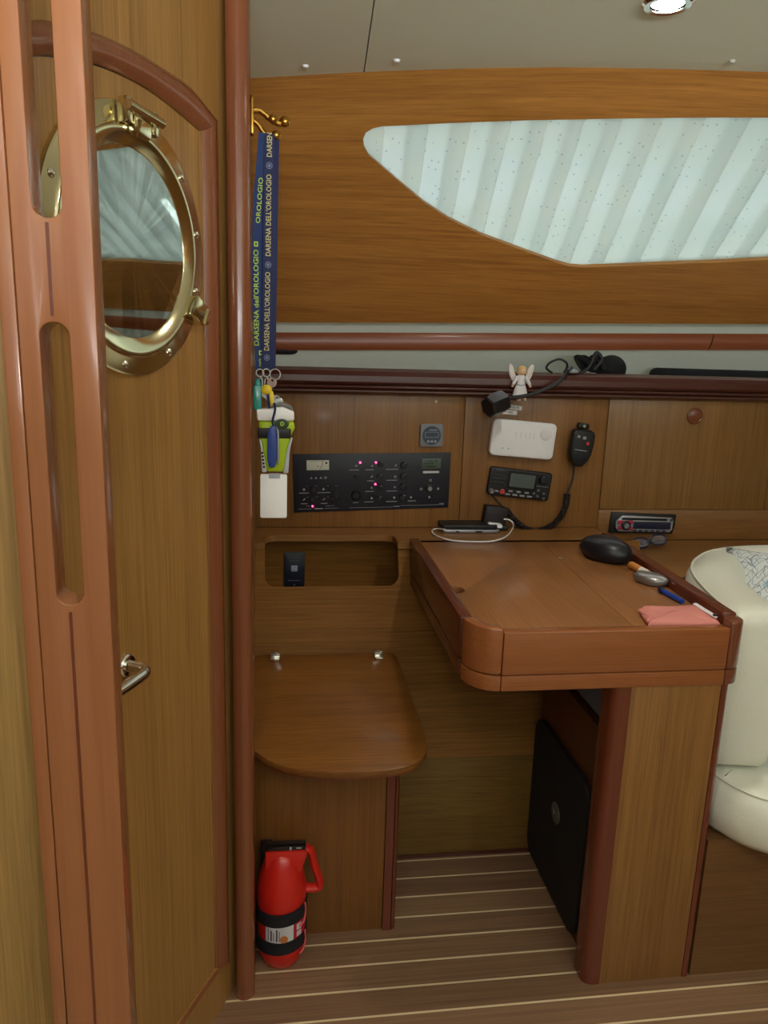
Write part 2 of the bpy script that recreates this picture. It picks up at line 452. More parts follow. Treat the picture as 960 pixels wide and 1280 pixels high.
vo2, _, fo2, _, _, _ = delaunay_2d_cdt([V(p) for p in big] + [V(g) for g in grid if inside(g, big)], [(i, (i + 1) % n) for i in range(n)], [], 0, 1e-6)
for off in (0.060, 0.065):
    vs = [bm.verts.new(surf(p.x, p.y, off)) for p in vo2]
    for f in fo2:
        c = sum((vo2[i] for i in f), V((0, 0))) / len(f)
        if inside(c, big):
            bm.faces.new([vs[i] for i in f])
for v in [v for v in bm.verts if not v.link_faces]: bm.verts.remove(v)
struct('pane', bm, gm, wthing)
# curtain : z-folded pleats of translucent cloth
cm = bpy.data.materials.new('translucent_curtain_cloth'); cm.use_nodes = True
nt = cm.node_tree; nt.nodes.clear(); L = nt.links.new
o_ = nt.nodes.new('ShaderNodeOutputMaterial'); mx = nt.nodes.new('ShaderNodeMixShader')
df = nt.nodes.new('ShaderNodeBsdfDiffuse'); tl = nt.nodes.new('ShaderNodeBsdfTranslucent'); mx.inputs[0].default_value = 0.80
tc = nt.nodes.new('ShaderNodeTexCoord'); no = nt.nodes.new('ShaderNodeTexNoise'); no.inputs['Scale'].default_value = 9; L(tc.outputs['Object'], no.inputs['Vector'])
vo_ = nt.nodes.new('ShaderNodeTexVoronoi'); vo_.inputs['Scale'].default_value = 60; vo_.inputs['Randomness'].default_value = 0.55; L(tc.outputs['Object'], vo_.inputs['Vector'])
lt = nt.nodes.new('ShaderNodeMath'); lt.operation = 'LESS_THAN'; lt.inputs[1].default_value = 0.14; L(vo_.outputs['Distance'], lt.inputs[0])
mc = nt.nodes.new('ShaderNodeMix'); mc.data_type = 'RGBA'; mc.inputs['A'].default_value = lin((236, 244, 246)); mc.inputs['B'].default_value = lin((250, 250, 244)); L(no.outputs['Fac'], mc.inputs['Factor'])
mc2 = nt.nodes.new('ShaderNodeMix'); mc2.data_type = 'RGBA'; L(mc.outputs['Result'], mc2.inputs['A']); mc2.inputs['B'].default_value = lin((206, 214, 224)); L(lt.outputs[0], mc2.inputs['Factor'])
L(mc2.outputs['Result'], df.inputs['Color']); L(mc2.outputs['Result'], tl.inputs['Color']); L(df.outputs[0], mx.inputs[1]); L(tl.outputs[0], mx.inputs[2]); tp_ = nt.nodes.new('ShaderNodeBsdfTransparent'); m3 = nt.nodes.new('ShaderNodeMixShader'); m3.inputs[0].default_value = 0.18; L(mx.outputs[0], m3.inputs[1]); L(tp_.outputs[0], m3.inputs[2]); L(m3.outputs[0], o_.inputs[0])
bm = NB(); path = []; x = 0.135; P_ = 0.083
while x < 2.42:
    w = P_ * (1 + 0.12 * sin(x * 9.0))
    path += [(x, 0.022), (x + w * 0.5, 0.0205), (x + w * 0.985, 0.020), (x + w * 1.0, 0.022), (x + w * 0.985, 0.0245), (x + w * 0.55, 0.0275), (x + w * 0.54, 0.0285), (x + w * 0.55, 0.0295), (x + w, 0.0300)]
    x += w
    path.append((x, 0.0265))
NR = 12; rows = []
for j in range(NR + 1):
    v = lerp(0.005, 0.97, j / NR)
    rows.append([bm.verts.new(surf(px_ + 0.004 * sin(j * 0.22 + px_ * 9) + 0.10 * max(0, px_ - 0.95) * (j / NR), v, o2 + 0.0006 * sin(j * 0.4 + px_ * 14))) for px_, o2 in path])
for a, b in zip(rows, rows[1:]):
    for i in range(len(path) - 1): bm.faces.new((a[i], a[i + 1], b[i + 1], b[i]))
tag(finish('curtain', bm, cm, angle=60), 'pale pleated curtain drawn across the long eyebrow window', 'curtain')

# ================================================================== SHELF, RAIL, FASCIA, LINER
bm = NB()
box(bm, -0.08, 2.7, 2.30, 2.32, 1.08, 1.70)
struct('wall_back', bm, liner_m)
bm = NB(); box(bm, -0.08, 2.7, 2.13, 2.30, 1.165, 1.18)
struct('trim_1', bm, liner_m)
# rail strip: rounded profile swept along x
def xsweep(bm, prof, x0, x1, fy=lambda x: 0, fz=lambda x: 0, nseg=1, skew=0.0):
    rings = []
    for k in range(nseg + 1):
        x = lerp(x0, x1, k / nseg)
        rings.append([bm.verts.new((x + skew * (pz - prof[0][1]), py + fy(x), pz + fz(x))) for py, pz in prof])
    n = len(prof)
    for a, b in zip(rings, rings[1:]):
        for i in range(n): bm.faces.new((a[i], a[(i + 1) % n], b[(i + 1) % n], b[i]))
    bm.faces.new(rings[0]); bm.faces.new(rings[-1])
    return bm
ra = onY(400, 415.5, 2.0); rb = onY(400, 438, 2.0); rc = onY(940, 416.5, 2.0); rd = onY(940, 438.5, 2.0)
def railz(x): return lerp((ra.z + rb.z) / 2, (rc.z + rd.z) / 2, (x - ra.x) / (rc.x - ra.x))
hh = (ra.z - rb.z) / 2
prof = [(2.0 + 0.012 * cos(a) * 1.0 + 0.012, hh * max(-1, min(1, 1.15 * sin(a)))) for a in [2 * pi * i / 24 for i in range(24)]]
xj = onY(890, 427, 2.0).x
for x0, x1, lab in ((-0.075, xj - 0.002, 'reddish wooden rail under the window panel, long section left of the joint'), (xj + 0.002, 2.6, 'reddish wooden rail under the window panel, section right of the joint')):
    bm = xsweep(NB(), prof, x0, x1, fz=railz, nseg=4, skew=0.25)
    tag(finish('shelf_rail', bm, maho_x), lab, 'rail', 'shelf rails under the window')
# oval fitting under the rail at the left
q = onY(349, 438.2, 2.03)
t = thing('courtesy_lamp', (q.x, q.y, q.z), 'small dark oval lamp under the wooden rail behind the blue lanyards', 'lamp')
finish('housing', lathe(NB(), [(0.0, 0.004), (0.046, 0.003), (0.048, -0.002), (0.040, -0.008), (0.0, -0.009)], T(q.x, q.y, q.z), 32, sy=0.6), blackm, t)
finish('lens', lathe(NB(), [(0.0, -0.0105), (0.026, -0.010), (0.032, -0.0085)], T(q.x + 0.008, q.y - 0.004, q.z), 24, sy=0.6), chrome, t)
# fascia
def ys(px, py, y): return onY(px, py, y).z
zt = 1.228; zb = 1.158
fprof = [(2.13, zt), (2.085, zt + 0.002), (2.068, zt - 0.006), (2.060, zt - 0.018), (2.060, zt - 0.034), (2.066, zt - 0.041), (2.072, zt - 0.0425), (2.066, zt - 0.045), (2.064, zt - 0.049), (2.068, zt - 0.053),
         (2.074, zt - 0.0545), (2.068, zt - 0.057), (2.067, zt - 0.061), (2.072, zt - 0.065), (2.078, zt - 0.068), (2.085, zb), (2.13, zb)]
for k, (x0, x1, lab) in enumerate(((-0.08, 0.9295, 'dark moulded wooden shelf edge above the switch panel and radio'), (0.9305, 2.6, 'dark moulded wooden shelf edge above the locker door'))):
    m_ = maho_dk
    bm = xsweep(NB(), fprof, x0, x1, fy=(lambda x: 0.0) if k == 0 else (lambda x: 0.004 - 0.0 * x), fz=lambda x: 0.004 * x, nseg=2)
    tag(finish('shelf_edge', bm, m_, angle=28), lab, 'shelf edge', 'moulded shelf edges')

# ================================================================== INSTRUMENT WALL
WY = 2.10
LEDGE = 0.782
def wpanel(x0, x1, z0, z1, m, name='wall_back', g=0.0009):
    bm = box(NB(), x0 + g, x1 - g, WY, WY + 0.018, z0 + g, z1 - g, 0.0008)
    return struct(name, bm, m)
zf = 1.19
XS = onY(578, 570, WY).x; XP = onY(756, 560, WY).x
panel_l = wpanel(-0.08, XS, LEDGE, zf, teak_v)
wpanel(XS, XP, LEDGE, zf, teak_v)
struct('wall_back', box(NB(), -0.08, 2.7, WY + 0.02, WY + 0.03, 0.3, 1.165), blackm)
# ledge behind desk + horizontal-grain panels at right
lz = onY(850, 637, WY).z
LZ2 = 0.742
wpanel(XP, 2.6, LZ2, lz, teak_h)
struct('trim_2', box(NB(), XP - 0.012, XP - 0.0005, 1.88, WY - 0.001, 0.70, LEDGE + 0.001, 0.001), teak_h)
# locker door
t = thing('locker_door', (1.2, WY, lz), 'flat wooden locker door with a round dark knob near its top, right of the radio', 'locker door')
xd = onY(959, 600, WY).x
finish('panel', box(NB(), XP + 0.001, xd, WY - 0.002, WY + 0.016, lz + 0.001, zf, 0.001), teak_lock, t)
q = onY(868, 520, WY - 0.002)
kM = frame(q, (1, 0, 0), (0, -1, 0))
kb = finish('knob', lathe(NB(), [(0.021, 0.0), (0.0245, 0.002), (0.024, 0.005), (0.020, 0.0075), (0.018, 0.006), (0.012, 0.0075), (0.0, 0.0085)], kM, 32), maho_z, t)
kb['label'] = 'dark reddish round push knob'
struct('wall_back', box(NB(), xd + 0.002, 2.6, WY - 0.001, WY + 0.016, lz + 0.001, zf, 0.001), teak_lock)

# ledge slab with the cut-out corner for the hand recess: built as slab pieces
Yl = 1.955                      # front edge of ledge
rxl = onY(331, 700, 1.93).x; rxr = onY(497, 700, 1.93).x
bm = NB()
box(bm, -0.08, rxl, Yl - 0.02, WY + 0.0, LEDGE - 0.018, LEDGE)
box(bm, rxl, rxr, 2.015, WY, LEDGE - 0.018, LEDGE)
# rounded inner corners of the cut out
def corner_fill(bm, cx, cy, r, sx, z0, z1):
    pts = [(cx, cy)] + [(cx + sx * r - sx * r * cos(a), cy - r + r * sin(a)) for a in [pi / 2 * i / 6 for i in range(7)]]
    prism(bm, pts, z0, z1)
corner_fill(bm, rxl, 2.015, 0.028, 1, LEDGE - 0.018, LEDGE)
corner_fill(bm, rxr, 2.015, 0.028, -1, LEDGE - 0.018, LEDGE)
box(bm, rxr, XP, Yl - 0.02, WY, LEDGE - 0.018, LEDGE)
struct('trim_3', bm, teak_h, smooth=False)
# sloping lower wall (seat back) with matching open slot
TN = 0.50
def wy(z): return 1.70 + TN * (z - 0.28)
zt_ = LEDGE - 0.001
u = V((1, 0, 0)); nrm = V((0, -1, TN)).normalized()
Msl = frame((0, wy(0.28), 0.28), u, nrm)
vlen = (zt_ - 0.28) * sqrt(1 + TN * TN)
def sl_uv(px, py):
    p = on(px, py, nrm, nrm.dot(V((0, wy(0.28), 0.28)))); q = Msl.inverted() @ p; return q.x, q.y
rb_l = sl_uv(331, 733); rb_r = sl_uv(497, 733)
x0r, x1r, v0r = sl_uv(331, 700)[0], sl_uv(498, 700)[0], (rb_l[1] + rb_r[1]) / 2
def arc(cx, cy, r, a0, a1, n=7): return [(cx + r * cos(lerp(a0, a1, i / n)), cy + r * sin(lerp(a0, a1, i / n))) for i in range(n + 1)]
poly = [(-0.08, 0), (1.0, 0), (1.0, vlen), (x1r, vlen)] + arc(x1r - 0.03, v0r + 0.03, 0.03, 0, -pi / 2) + arc(x0r + 0.03, v0r + 0.03, 0.03, -pi / 2, -pi) + [(x0r, vlen), (-0.08, vlen)]
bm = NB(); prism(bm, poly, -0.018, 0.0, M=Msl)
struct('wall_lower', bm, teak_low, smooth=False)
# inside of the recess
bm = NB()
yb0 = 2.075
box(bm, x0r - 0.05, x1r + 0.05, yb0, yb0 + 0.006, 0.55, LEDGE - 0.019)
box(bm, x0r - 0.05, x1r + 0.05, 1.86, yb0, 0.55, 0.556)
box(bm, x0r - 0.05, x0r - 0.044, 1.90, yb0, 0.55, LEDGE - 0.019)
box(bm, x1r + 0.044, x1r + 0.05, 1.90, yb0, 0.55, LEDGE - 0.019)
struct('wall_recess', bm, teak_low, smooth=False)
# kick wall
bm = NB(); box(bm, -0.08, 1.0, 1.70, 1.715, 0.0, 0.2785, 0.001)
struct('wall_kick', bm, wood('teak_veneer_kick', (92, 68, 30), (138, 104, 50), 'x', wave=0.03))
struct('baseboard_back', box(NB(), 0.24, 0.66, 1.693, 1.699, 0.0, 0.008, 0.001), maho_dk)
# small black switch in the recess
q0 = onY(355, 690, yb0 - 0.001); q1 = onY(381, 690, yb0 - 0.001); qb = onY(368, 733, yb0 - 0.001)
w_ = q1.x - q0.x; h_ = (q0.z - qb.z)
cM = frame(((q0.x + q1.x) / 2, yb0, (q0.z + qb.z) / 2), (1, 0, 0), (0, -1, 0))
t = thing('control_plate', cM.translation, 'small upright black control plate with a pale square button in the recess above the seat', 'switch')
finish('plate', prism(NB(), rrect(w_, h_, 0.003), 0.0005, 0.005, bv=0.0008, M=cM), navy, t)
finish('button', prism(NB(), rrect(0.018, 0.017, 0.002, cy=0.004), 0.005, 0.009, bv=0.0008, M=cM), mat('pale_blue_button', (150, 165, 190), 0.4), t)
bm = NB()
for yy, wd in ((0.034, 0.035), (0.026, 0.028), (-0.032, 0.034)): box(bm, -wd / 2, wd / 2, yy - 0.001, yy + 0.001, 0.005, 0.0053, M=cM)
ball(bm, (0, h_ / 2 - 0.006, 0.005), 0.0025, M=cM, n=6); ball(bm, (0, -h_ / 2 + 0.006, 0.005), 0.0025, M=cM, n=6)
finish('lettering', bm, mat('dim_print', (96, 104, 122), 0.5), t)
# ================================================================== SIDE BULKHEAD + SEAT
struct('wall_side', box(NB(), -0.085, -0.064, 1.33, 2.13, 0.0, CZ, 0.001), teak_v)
seat = thing('folding_seat', (0.1, 1.6, 0), 'low wooden seat with rounded lid on a wooden box, beside the chart table', 'seat')
ts = 0.119
sn = V((0, -ts, 1)).normalized()
sM = frame((0, 1.34, 0.48), (1, 0, 0), sn)
def seat_uv(px, py):
    p = on(px, py, sn, sn.dot(V((0, 1.34, 0.48)))); q = sM.inverted() @ p; return (q.x, q.y)
spx = [(491, 815), (497, 822), (510, 858), (522, 890), (532, 920), (534, 930), (533, 940), (527, 948), (515, 956), (500, 960), (480, 963), (455, 964.5), (430, 965), (400, 964), (375, 962), (352, 957), (335, 950), (322, 941)]
so = [seat_uv(*p) for p in spx]
so.append((-0.063, so[-1][1] + 0.02)); so.append((-0.063, so[0][1])); so[0] = (so[0][0], so[0][1])
lidwood = wood('teak_veneer_seat', (98, 58, 20), (142, 92, 40), 'x', wave=0.03, rough=0.3, coat=0.35)
so = [(x_, min(y_, 0.489)) for x_, y_ in so]
finish('seat_lid', prism(NB(), so, -0.016, 0.0, bv=0.003, M=sM), lidwood, seat)
lip = finish('lid_edge', prism(NB(), [(x * 0.985 + 0.002, y + 0.006) for x, y in so], -0.024, -0.0165, bv=0.001, M=sM), maho_x, seat)
finish('front_panel', box(NB(), -0.063, 0.232, 1.462, 1.48, 0.0, 0.465, 0.001), wood('teak_veneer_box', (98, 60, 24), (134, 88, 40), 'z'), seat)
bm = prism(NB(), [(0.2325, 1.4785), (0.2325, 1.457), (0.252, 1.457)] + arc(0.250, 1.469, 0.012, -pi / 2, 0, 4) + [(0.262, 1.4785)], 0.0, 0.465)
finish('corner_post', bm, maho_post, seat)
finish('side_panel', box(NB(), 0.244, 0.261, 1.479, 1.698, 0.0, 0.46, 0.001), wood('teak_veneer_box', TD, TL, 'z'), seat)
for px, py in ((344, 822), (473, 820)):
    u0, v0 = seat_uv(px, py)
    L_ = sM @ T(u0, v0, 0) @ Matrix.Diagonal((1.25, 1.15, 1.25, 1))
    hb = finish('latch', prism(NB(), rrect(0.020, 0.034, 0.006), 0.0002, 0.0035, bv=0.001, M=L_), chrome, seat)
    bm = NB(); tube(bm, [(-0.006, 0.012, 0.003), (-0.006, 0.012, 0.010), (-0.006, -0.002, 0.012), (0.006, -0.002, 0.012), (0.006, 0.012, 0.010), (0.006, 0.012, 0.003)], 0.0017, 8, L_)
    box(bm, -0.009, 0.009, -0.006, 0.001, 0.003, 0.011, 0.001, L_)
    finish('hook', bm, chrome, hb)
# ================================================================== CHART TABLE
tb = thing('chart_table', (0.65, 1.6, 0), 'wooden chart table with rounded raised edges standing on one panelled pedestal', 'table')
TZ = 0.782
# top: fixed right strip + lid, seam along y, finger notch on the left edge
seamf = onZ(799, 785, TZ); seamb = onZ(699, 697, TZ)
def sx_(y): return lerp(seamf.x, seamb.x, (y - seamf.y) / (seamb.y - seamf.y))
ny = onZ(565, 737, TZ)
def tf(pts):
    out = []
    for x, y in pts:
        if y < 1.4:
            y -= 0.018; x -= 0.0058 * max(0, (x - 0.3445) / 0.068) if x < 0.42 else x * 0.014
        out.append((x, y))
    return out
def top_piece(pts, name, parent=tb): return finish(name, prism(NB(), tf(pts), TZ - 0.018, TZ, bv=0.0008), teak_y, parent)
YB = 1.953
notch = arc(0.372, ny.y, 0.026, pi / 2, -pi / 2, 10)
ybk = onZ(640, 684, TZ).y
lid = [(0.3725, 1.35), (0.385, 1.315), (0.412, 1.3065), (sx_(1.3065) - 0.0006, 1.3065), (sx_(1.87) - 0.0006, 1.87), (sx_(1.87) - 0.0006, YB), (0.3725, YB)] + notch
# build lid polygon in order (clockwise from back left)
lid = [(0.3725, YB)] + [(p[0], p[1]) for p in notch] + [(0.3725, 1.36), (0.378, 1.33), (0.392, 1.312), (0.412, 1.3065), (sx_(1.3065) - 0.0006, 1.3065), (sx_(YB) - 0.0006, YB)]
lo_ = top_piece(lid, 'lid')
lo_['label'] = 'hinged lid with a half round finger notch'
top_piece([(sx_(1.3065) + 0.0006, 1.3065), (0.870, 1.3065), (0.884, YB), (sx_(YB) + 0.0006, YB)], 'top')
hid = onZ(700, 698, TZ)
finish('catch', prism(NB(), circ(0.0045, 16), 0, 0.0012, M=T(hid.x, hid.y, TZ)), mat('grey_metal_dot', (150, 145, 135), 0.4), tb)
struct('trim_4', box(NB(), 0.335, XP, YB + 0.001, YB + 0.0065, 0.77, TZ + 0.0003, 0.0003), teak_h)
def band(name, pts, m, z0, z1, zs, parent=tb, bv=0.0035):
    """upper band z s..z1, lower band z0..zs slightly proud"""
    pts = tf(pts)
    up = finish(name, prism(NB(), pts, zs + 0.0016, z1, bv=bv), m, parent)
    lw = finish('lower_trim', prism(NB(), pts, z0, zs - 0.0004, bv=min(bv, 0.0025)), m, up)
    return up
zs = 0.705; zl = 0.674; ze = 0.7895
rl = [(0.3445, 1.365), (0.3715, 1.365), (0.3715, YB - 0.005), (0.3445, YB - 0.005)]
# side rail drops a little behind the corner block
band('side_rail', rl, maho_y, zl, 0.790, zs, bv=0.004)
cb = arc(0.4125, 1.348, 0.068, pi, 1.5 * pi, 14) + arc(0.4125, 1.348, 0.0405, 1.5 * pi, pi, 10)
cb = [(p[0], p[1]) for p in cb]
band('corner_block', cb, maho_front, zl, ze + 0.008, zs, bv=0.005)
FR = onY(872, 800, 1.28).x
fr_o = [(0.4133, 1.280), (0.8640, 1.280), (0.8640, 1.306), (0.4133, 1.306)]
band('front_rail', fr_o, maho_front, zl, ze, zs, bv=0.002)
cr_o = [(0.8650, 1.280)] + arc(0.872, 1.312, 0.032, -pi / 2, 0.0, 8) + [(0.8785, 1.325), (0.8650, 1.3065)]
cr_o = [(0.8650, 1.280)] + arc(0.872, 1.311, 0.031, -pi / 2, 0.0, 8) + [(0.904, 1.325), (0.8725, 1.325), (0.8650, 1.3065)]
band('corner_block', cr_o, wood('mahogany_corner', (104, 58, 38), (134, 78, 52), 'z', rough=0.2, coat=0.6), zl, ze + 0.012, zs, bv=0.004)
rr_o = [(0.8725, 1.3255), (0.904, 1.3255), (0.916, YB - 0.003), (0.8855, YB - 0.003)]
band('side_rail', rr_o, wood('mahogany_rail_right', (84, 38, 22), (104, 50, 30), 'y', rough=0.25, coat=0.4), zl, ze + 0.015, zs, bv=0.004)
finish('underside', prism(NB(), [(0.375, 1.34), (0.41, 1.308), (0.868, 1.308), (0.90, 1.94), (0.375, 1.94)], 0.676, 0.688), maho_y, tb)
# pedestal
PX = 0.66
finish('pedestal_front', box(NB(), 0.667, 0.851, 1.266, 1.284, 0.0, 0.675, 0.0006), teak_v, tb)
lp = [(0.6663, 1.265)] + arc(0.652, 1.286, 0.021, -pi / 2, -pi, 6) + [(0.631, 1.314), (0.66, 1.314), (0.6663, 1.304)]
finish('corner_post', prism(NB(), lp, 0.0, 0.675), maho_post, tb)
rp = [(0.8517, 1.265)] + arc(0.858, 1.277, 0.012, -pi / 2, 0, 5) + [(0.87, 1.304), (0.8517, 1.304)]
finish('corner_post', prism(NB(), rp, 0.0, 0.675), maho_post, tb)
# side panel with the upper opening (frame: u towards the camera, v up, n = -x)
pM = frame((PX, 1.70, 0), (0, -1, 0), (-1, 0, 0))
def side_uv(px, py):
    p = onX(px, py, PX); q = pM.inverted() @ p; return (q.x, q.y)
nb = [side_uv(*p) for p in ((750, 912), (708, 862))]
op = rrect(0.19, 0.11, 0.018, cx=nb[0][0] - 0.095 + 0.005, cy=nb[0][1] + 0.055)
bm = prism(NB(), [(0.0, 0), (0.40, 0), (0.40, 0.663), (0.0, 0.663)], -0.016, 0.0, holes=[op], M=pM)
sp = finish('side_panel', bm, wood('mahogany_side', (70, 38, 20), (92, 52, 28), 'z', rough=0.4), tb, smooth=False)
finish('back_panel', box(NB(), 0.86, 0.872, 1.30, 1.94, 0.0, 0.664, 0.0006), teak_v, tb)
vp = [(672, 905), (680, 906), (700, 928), (726, 962), (736, 977), (740, 990), (739.5, 1010), (722, 1162), (664, 1062), (662, 1050), (667, 925), (669, 910)]
vo3 = [side_uv(*p) for p in vp]
v1 = max(p[1] for p in vo3); 
vent = finish('vent_cover', prism(NB(), rrect(0.338, v1 - 0.012, 0.045, n=6, cx=0.165, cy=(v1 + 0.012) / 2), 0.0005, 0.012, bv=0.003, M=pM), mat('black_vent', (14, 15, 18), 0.7, bump=0.3, nscale=400), tb)
vent['label'] = 'large black rounded cover'
q = side_uv(701, 1016)
bM = pM @ T(q[0], q[1], 0.0122)
bd = finish('badge', lathe(NB(), [(0.025, 0), (0.025, 0.0015), (0.022, 0.0022), (0.0, 0.0022)], bM, 28), mat('badge_grey', (128, 128, 130), 0.4, 0.6), vent)
finish('emblem', one(tube, [(-0.008, -0.007, 0.003), (-0.008, 0.007, 0.003), (0, -0.002, 0.003), (0.008, 0.007, 0.003), (0.008, -0.007, 0.003)], 0.0014, 6, bM), mat('emblem_grey', (80, 80, 84), 0.5), vent)
# blue-grey pouch stowed in the niche
t = thing('storage_pouch', (0.72, 1.43, 0.555), 'blue grey plastic pouch stowed in the opening under the chart table', 'pouch')
bm = prism(NB(), rrect(0.165, 0.10, 0.02), -0.022, 0.022, bv=0.008, M=frame((0.70, 1.455, 0.583), (0, -1, 0.0), (-1, 0, 0.15)), seg=3)
finish('body', bm, mat('blue_grey_film', (92, 108, 132), 0.3, coat=0.3), t)
finish('red_tag', one(box, 0.672, 0.676, 1.372, 1.380, 0.60, 0.62, 0.001), red, t)
# ================================================================== DOOR WALL (left)
H = radians(26); P0 = V((-0.105, 1.30, 0))
dn = V((cos(H), -sin(H), 0)); du_ = V((sin(H), cos(H), 0))
dM = frame(P0, du_, dn)            # x: towards the post (far), y: up, z: to the room
def door_uv(px, py, off=0.0):
    p = on(px, py, dn, dn.dot(P0) + off); q = dM.inverted() @ p; return (q.x, q.y)
outer_px = [(28, 22), (60, 24), (99, 32), (140, 46), (180, 66), (213, 87), (244, 109), (275, 148)]
inner_px = [(32, 69), (60, 68), (101, 73), (140, 84), (180, 103), (207, 121), (232, 141), (257, 163)]
OU = [door_uv(*p, 0.008) for p in outer_px]; IN = [door_uv(*p, 0.008) for p in inner_px]
UF = -0.66
zb_in = 0.106; 
OU = [(UF, OU[0][1] - 0.05), (-0.5, OU[0][1] - 0.012)] + OU; IN = [(UF, IN[0][1] - 0.045), (-0.5, IN[0][1] - 0.010)] + IN
OU = [(p.x, p.y) for p in smooth_path([(a, b, 0) for a, b in OU], 4)]; IN = [(p.x, p.y) for p in smooth_path([(a, b, 0) for a, b in IN], 4)]
ur_o, ur_i = OU[-1][0], IN[-1][0]
ub = 0.045
# surround
bm = prism(NB(), [(UF, 0), (ub, 0), (ub, CZ), (UF, CZ)], -0.03, 0.0, holes=[[(x, y) for x, y in IN] + [(ur_i, zb_in), (UF + 0.02, zb_in)]], M=dM)
struct('wall_left', bm, teak_door, smooth=False)
door = link('door_1', None); door['kind'] = 'structure'; door.location = dM @ V((-0.3, 0.1, 0)); ORG[door.name] = V(door.location)
bm = prism(NB(), [(x, y - 0.0012) for x, y in IN] + [(ur_i - 0.0012, zb_in + 0.0012), (UF + 0.022, zb_in + 0.0012)], -0.022, -0.003, M=dM)
struct('door_panel', bm, teak_door, door, smooth=False)
# raised moulding following the arch and the jamb: half round section
def ribbon(bm, a, b, M, hgt, base=0.0, steps=6):
    rows = []
    for p, q in zip(a, b):
        r = []
        for k in range(steps + 1):
            s = k / steps
            zz = base + hgt * (1 - abs(2 * s - 1) ** 2.6)
            r.append(bm.verts.new(M @ V((lerp(p[0], q[0], s), lerp(p[1], q[1], s), zz))))
        rows.append(r)
    for r1, r2 in zip(rows, rows[1:]):
        for k in range(steps): bm.faces.new((r1[k], r1[k + 1], r2[k + 1], r2[k]))
    for r in rows: pass
    # back
    for r1, r2 in zip(rows, rows[1:]): bm.faces.new((r1[0], r2[0], r2[-1], r1[-1]))
    bm.faces.new(rows[0]); bm.faces.new(rows[-1])
    return bm
struct('door_moulding', ribbon(NB(), OU, IN, dM, 0.011, 0.0005), maho_z, door, angle=50)
struct('door_moulding', ribbon(NB(), [(ur_o, OU[-1][1] - 0.0006), (ur_o, 0.095)], [(ur_i, IN[-1][1] - 0.0006), (ur_i, 0.107)], dM, 0.011, 0.0005), maho_z, door, angle=50)
struct('door_moulding', ribbon(NB(), [(ur_i, zb_in), (UF + 0.02, zb_in)], [(ur_i, zb_in - 0.008), (UF + 0.02, zb_in - 0.008)], dM, 0.004, 0.0005), maho_z, door, angle=50)
# porthole
cs = [door_uv(47, 297, 0.006)[0], door_uv(257, 297, 0.006)[0]]; cz_ = [door_uv(150, 128, 0.006)[1], door_uv(150, 467, 0.006)[1]]
pc = ((cs[0] + cs[1]) / 2, (cz_[0] + cz_[1]) / 2); PR = (cs[1] - cs[0]) / 4 + (cz_[0] - cz_[1]) / 4
phM = dM @ T(pc[0], pc[1], -0.0028)
ph = struct('porthole', lathe(NB(), [(PR - 0.052, 0.001), (PR - 0.052, 0.0045), (PR - 0.0505, 0.006), (PR - 0.034, 0.0105), (PR - 0.031, 0.0115), (PR - 0.0285, 0.0112), (PR - 0.027, 0.0085), (PR - 0.024, 0.0072), (PR - 0.004, 0.0068), (PR - 0.001, 0.006), (PR, 0.004), (PR, 0.0002)], phM, 96), brass, door, angle=40)
t_ = NB()
struct('porthole_glass', lathe(NB(), [(PR - 0.0515, 0.0045), (0.0, 0.0045)], phM, 96), mirror_m, door)
sc_m = brass
for k, a in enumerate((-100, -62, -18, 12, 42, 75, 118, 158, 200, 235)):
    if a in (75,): continue
    a_ = radians(a); r_ = PR - 0.013
    M_ = phM @ T(r_ * cos(a_), r_ * sin(a_), 0.0066)
    bm = lathe(NB(), [(0.0058, 0), (0.0055, 0.0015), (0.003, 0.003), (0.0, 0.0032)], M_, 14)
    struct('screw', bm, chrome, ph)
# hinge on top (rotated onto the ring) and clamp dog at lower right
def on_ring(a, r, h): 
    a = radians(a); return phM @ T(r * cos(a), r * sin(a), h) @ RZ(a - pi / 2)
M_ = on_ring(86, PR - 0.014, 0.006)
bm = NB(); box(bm, -0.034, -0.022, -0.016, 0.016, 0, 0.016, 0.003, M_); box(bm, 0.022, 0.034, -0.016, 0.016, 0, 0.016, 0.003, M_)
tube(bm, [(-0.036, 0.004, 0.017), (0.038, 0.004, 0.017)], 0.0065, 12, M_); box(bm, -0.018, 0.018, -0.024, 0.004, 0.004, 0.016, 0.003, M_)
tube(bm, [(-0.010, -0.026, 0.010), (-0.010, -0.006, 0.016)], 0.004, 8, M_)
hg = struct('hinge', bm, brass, ph)
M_ = on_ring(-30, PR - 0.010, 0.006)
bm = NB(); box(bm, -0.017, 0.017, -0.022, 0.012, 0, 0.018, 0.003, M_); tube(bm, [(-0.013, 0.012, 0.015), (0.013, 0.012, 0.015)], 0.005, 10, M_)
box(bm, -0.004, 0.004, 0.010, 0.030, 0.010, 0.014, 0.002, M_)
struct('clamp', bm, brass, ph)
# lever handle
h0 = door_uv(160, 832, 0.0)
hM = dM @ T(h0[0], h0[1], -0.003)
bm = NB()
lathe(bm, [(0.017, 0), (0.017, 0.003), (0.015, 0.005), (0.009, 0.006), (0.008, 0.022)], hM, 20)
tube(bm, smooth_path([(0, 0, 0.020), (0, 0, 0.030), (-0.010, -0.001, 0.038), (-0.03, -0.002, 0.040), (-0.11, -0.004, 0.038)], 5), 0.0085, 12, hM)
struct('door_handle', bm, chrome, door)
# corner post between door wall and cabin
pl = onY(285, 300, 1.31).x; pr = onY(313, 300, 1.31).x
pc_ = arc(pr - 0.020, 1.318, 0.020, 0.35, -pi / 2 - 0.9, 12)
pc_ = [(pr, 1.36)] + pc_ + [(-0.086, 1.345), (-0.082, 1.36)]
struct('trim_5', prism(NB(), pc_, 0.0, CZ), maho_z)
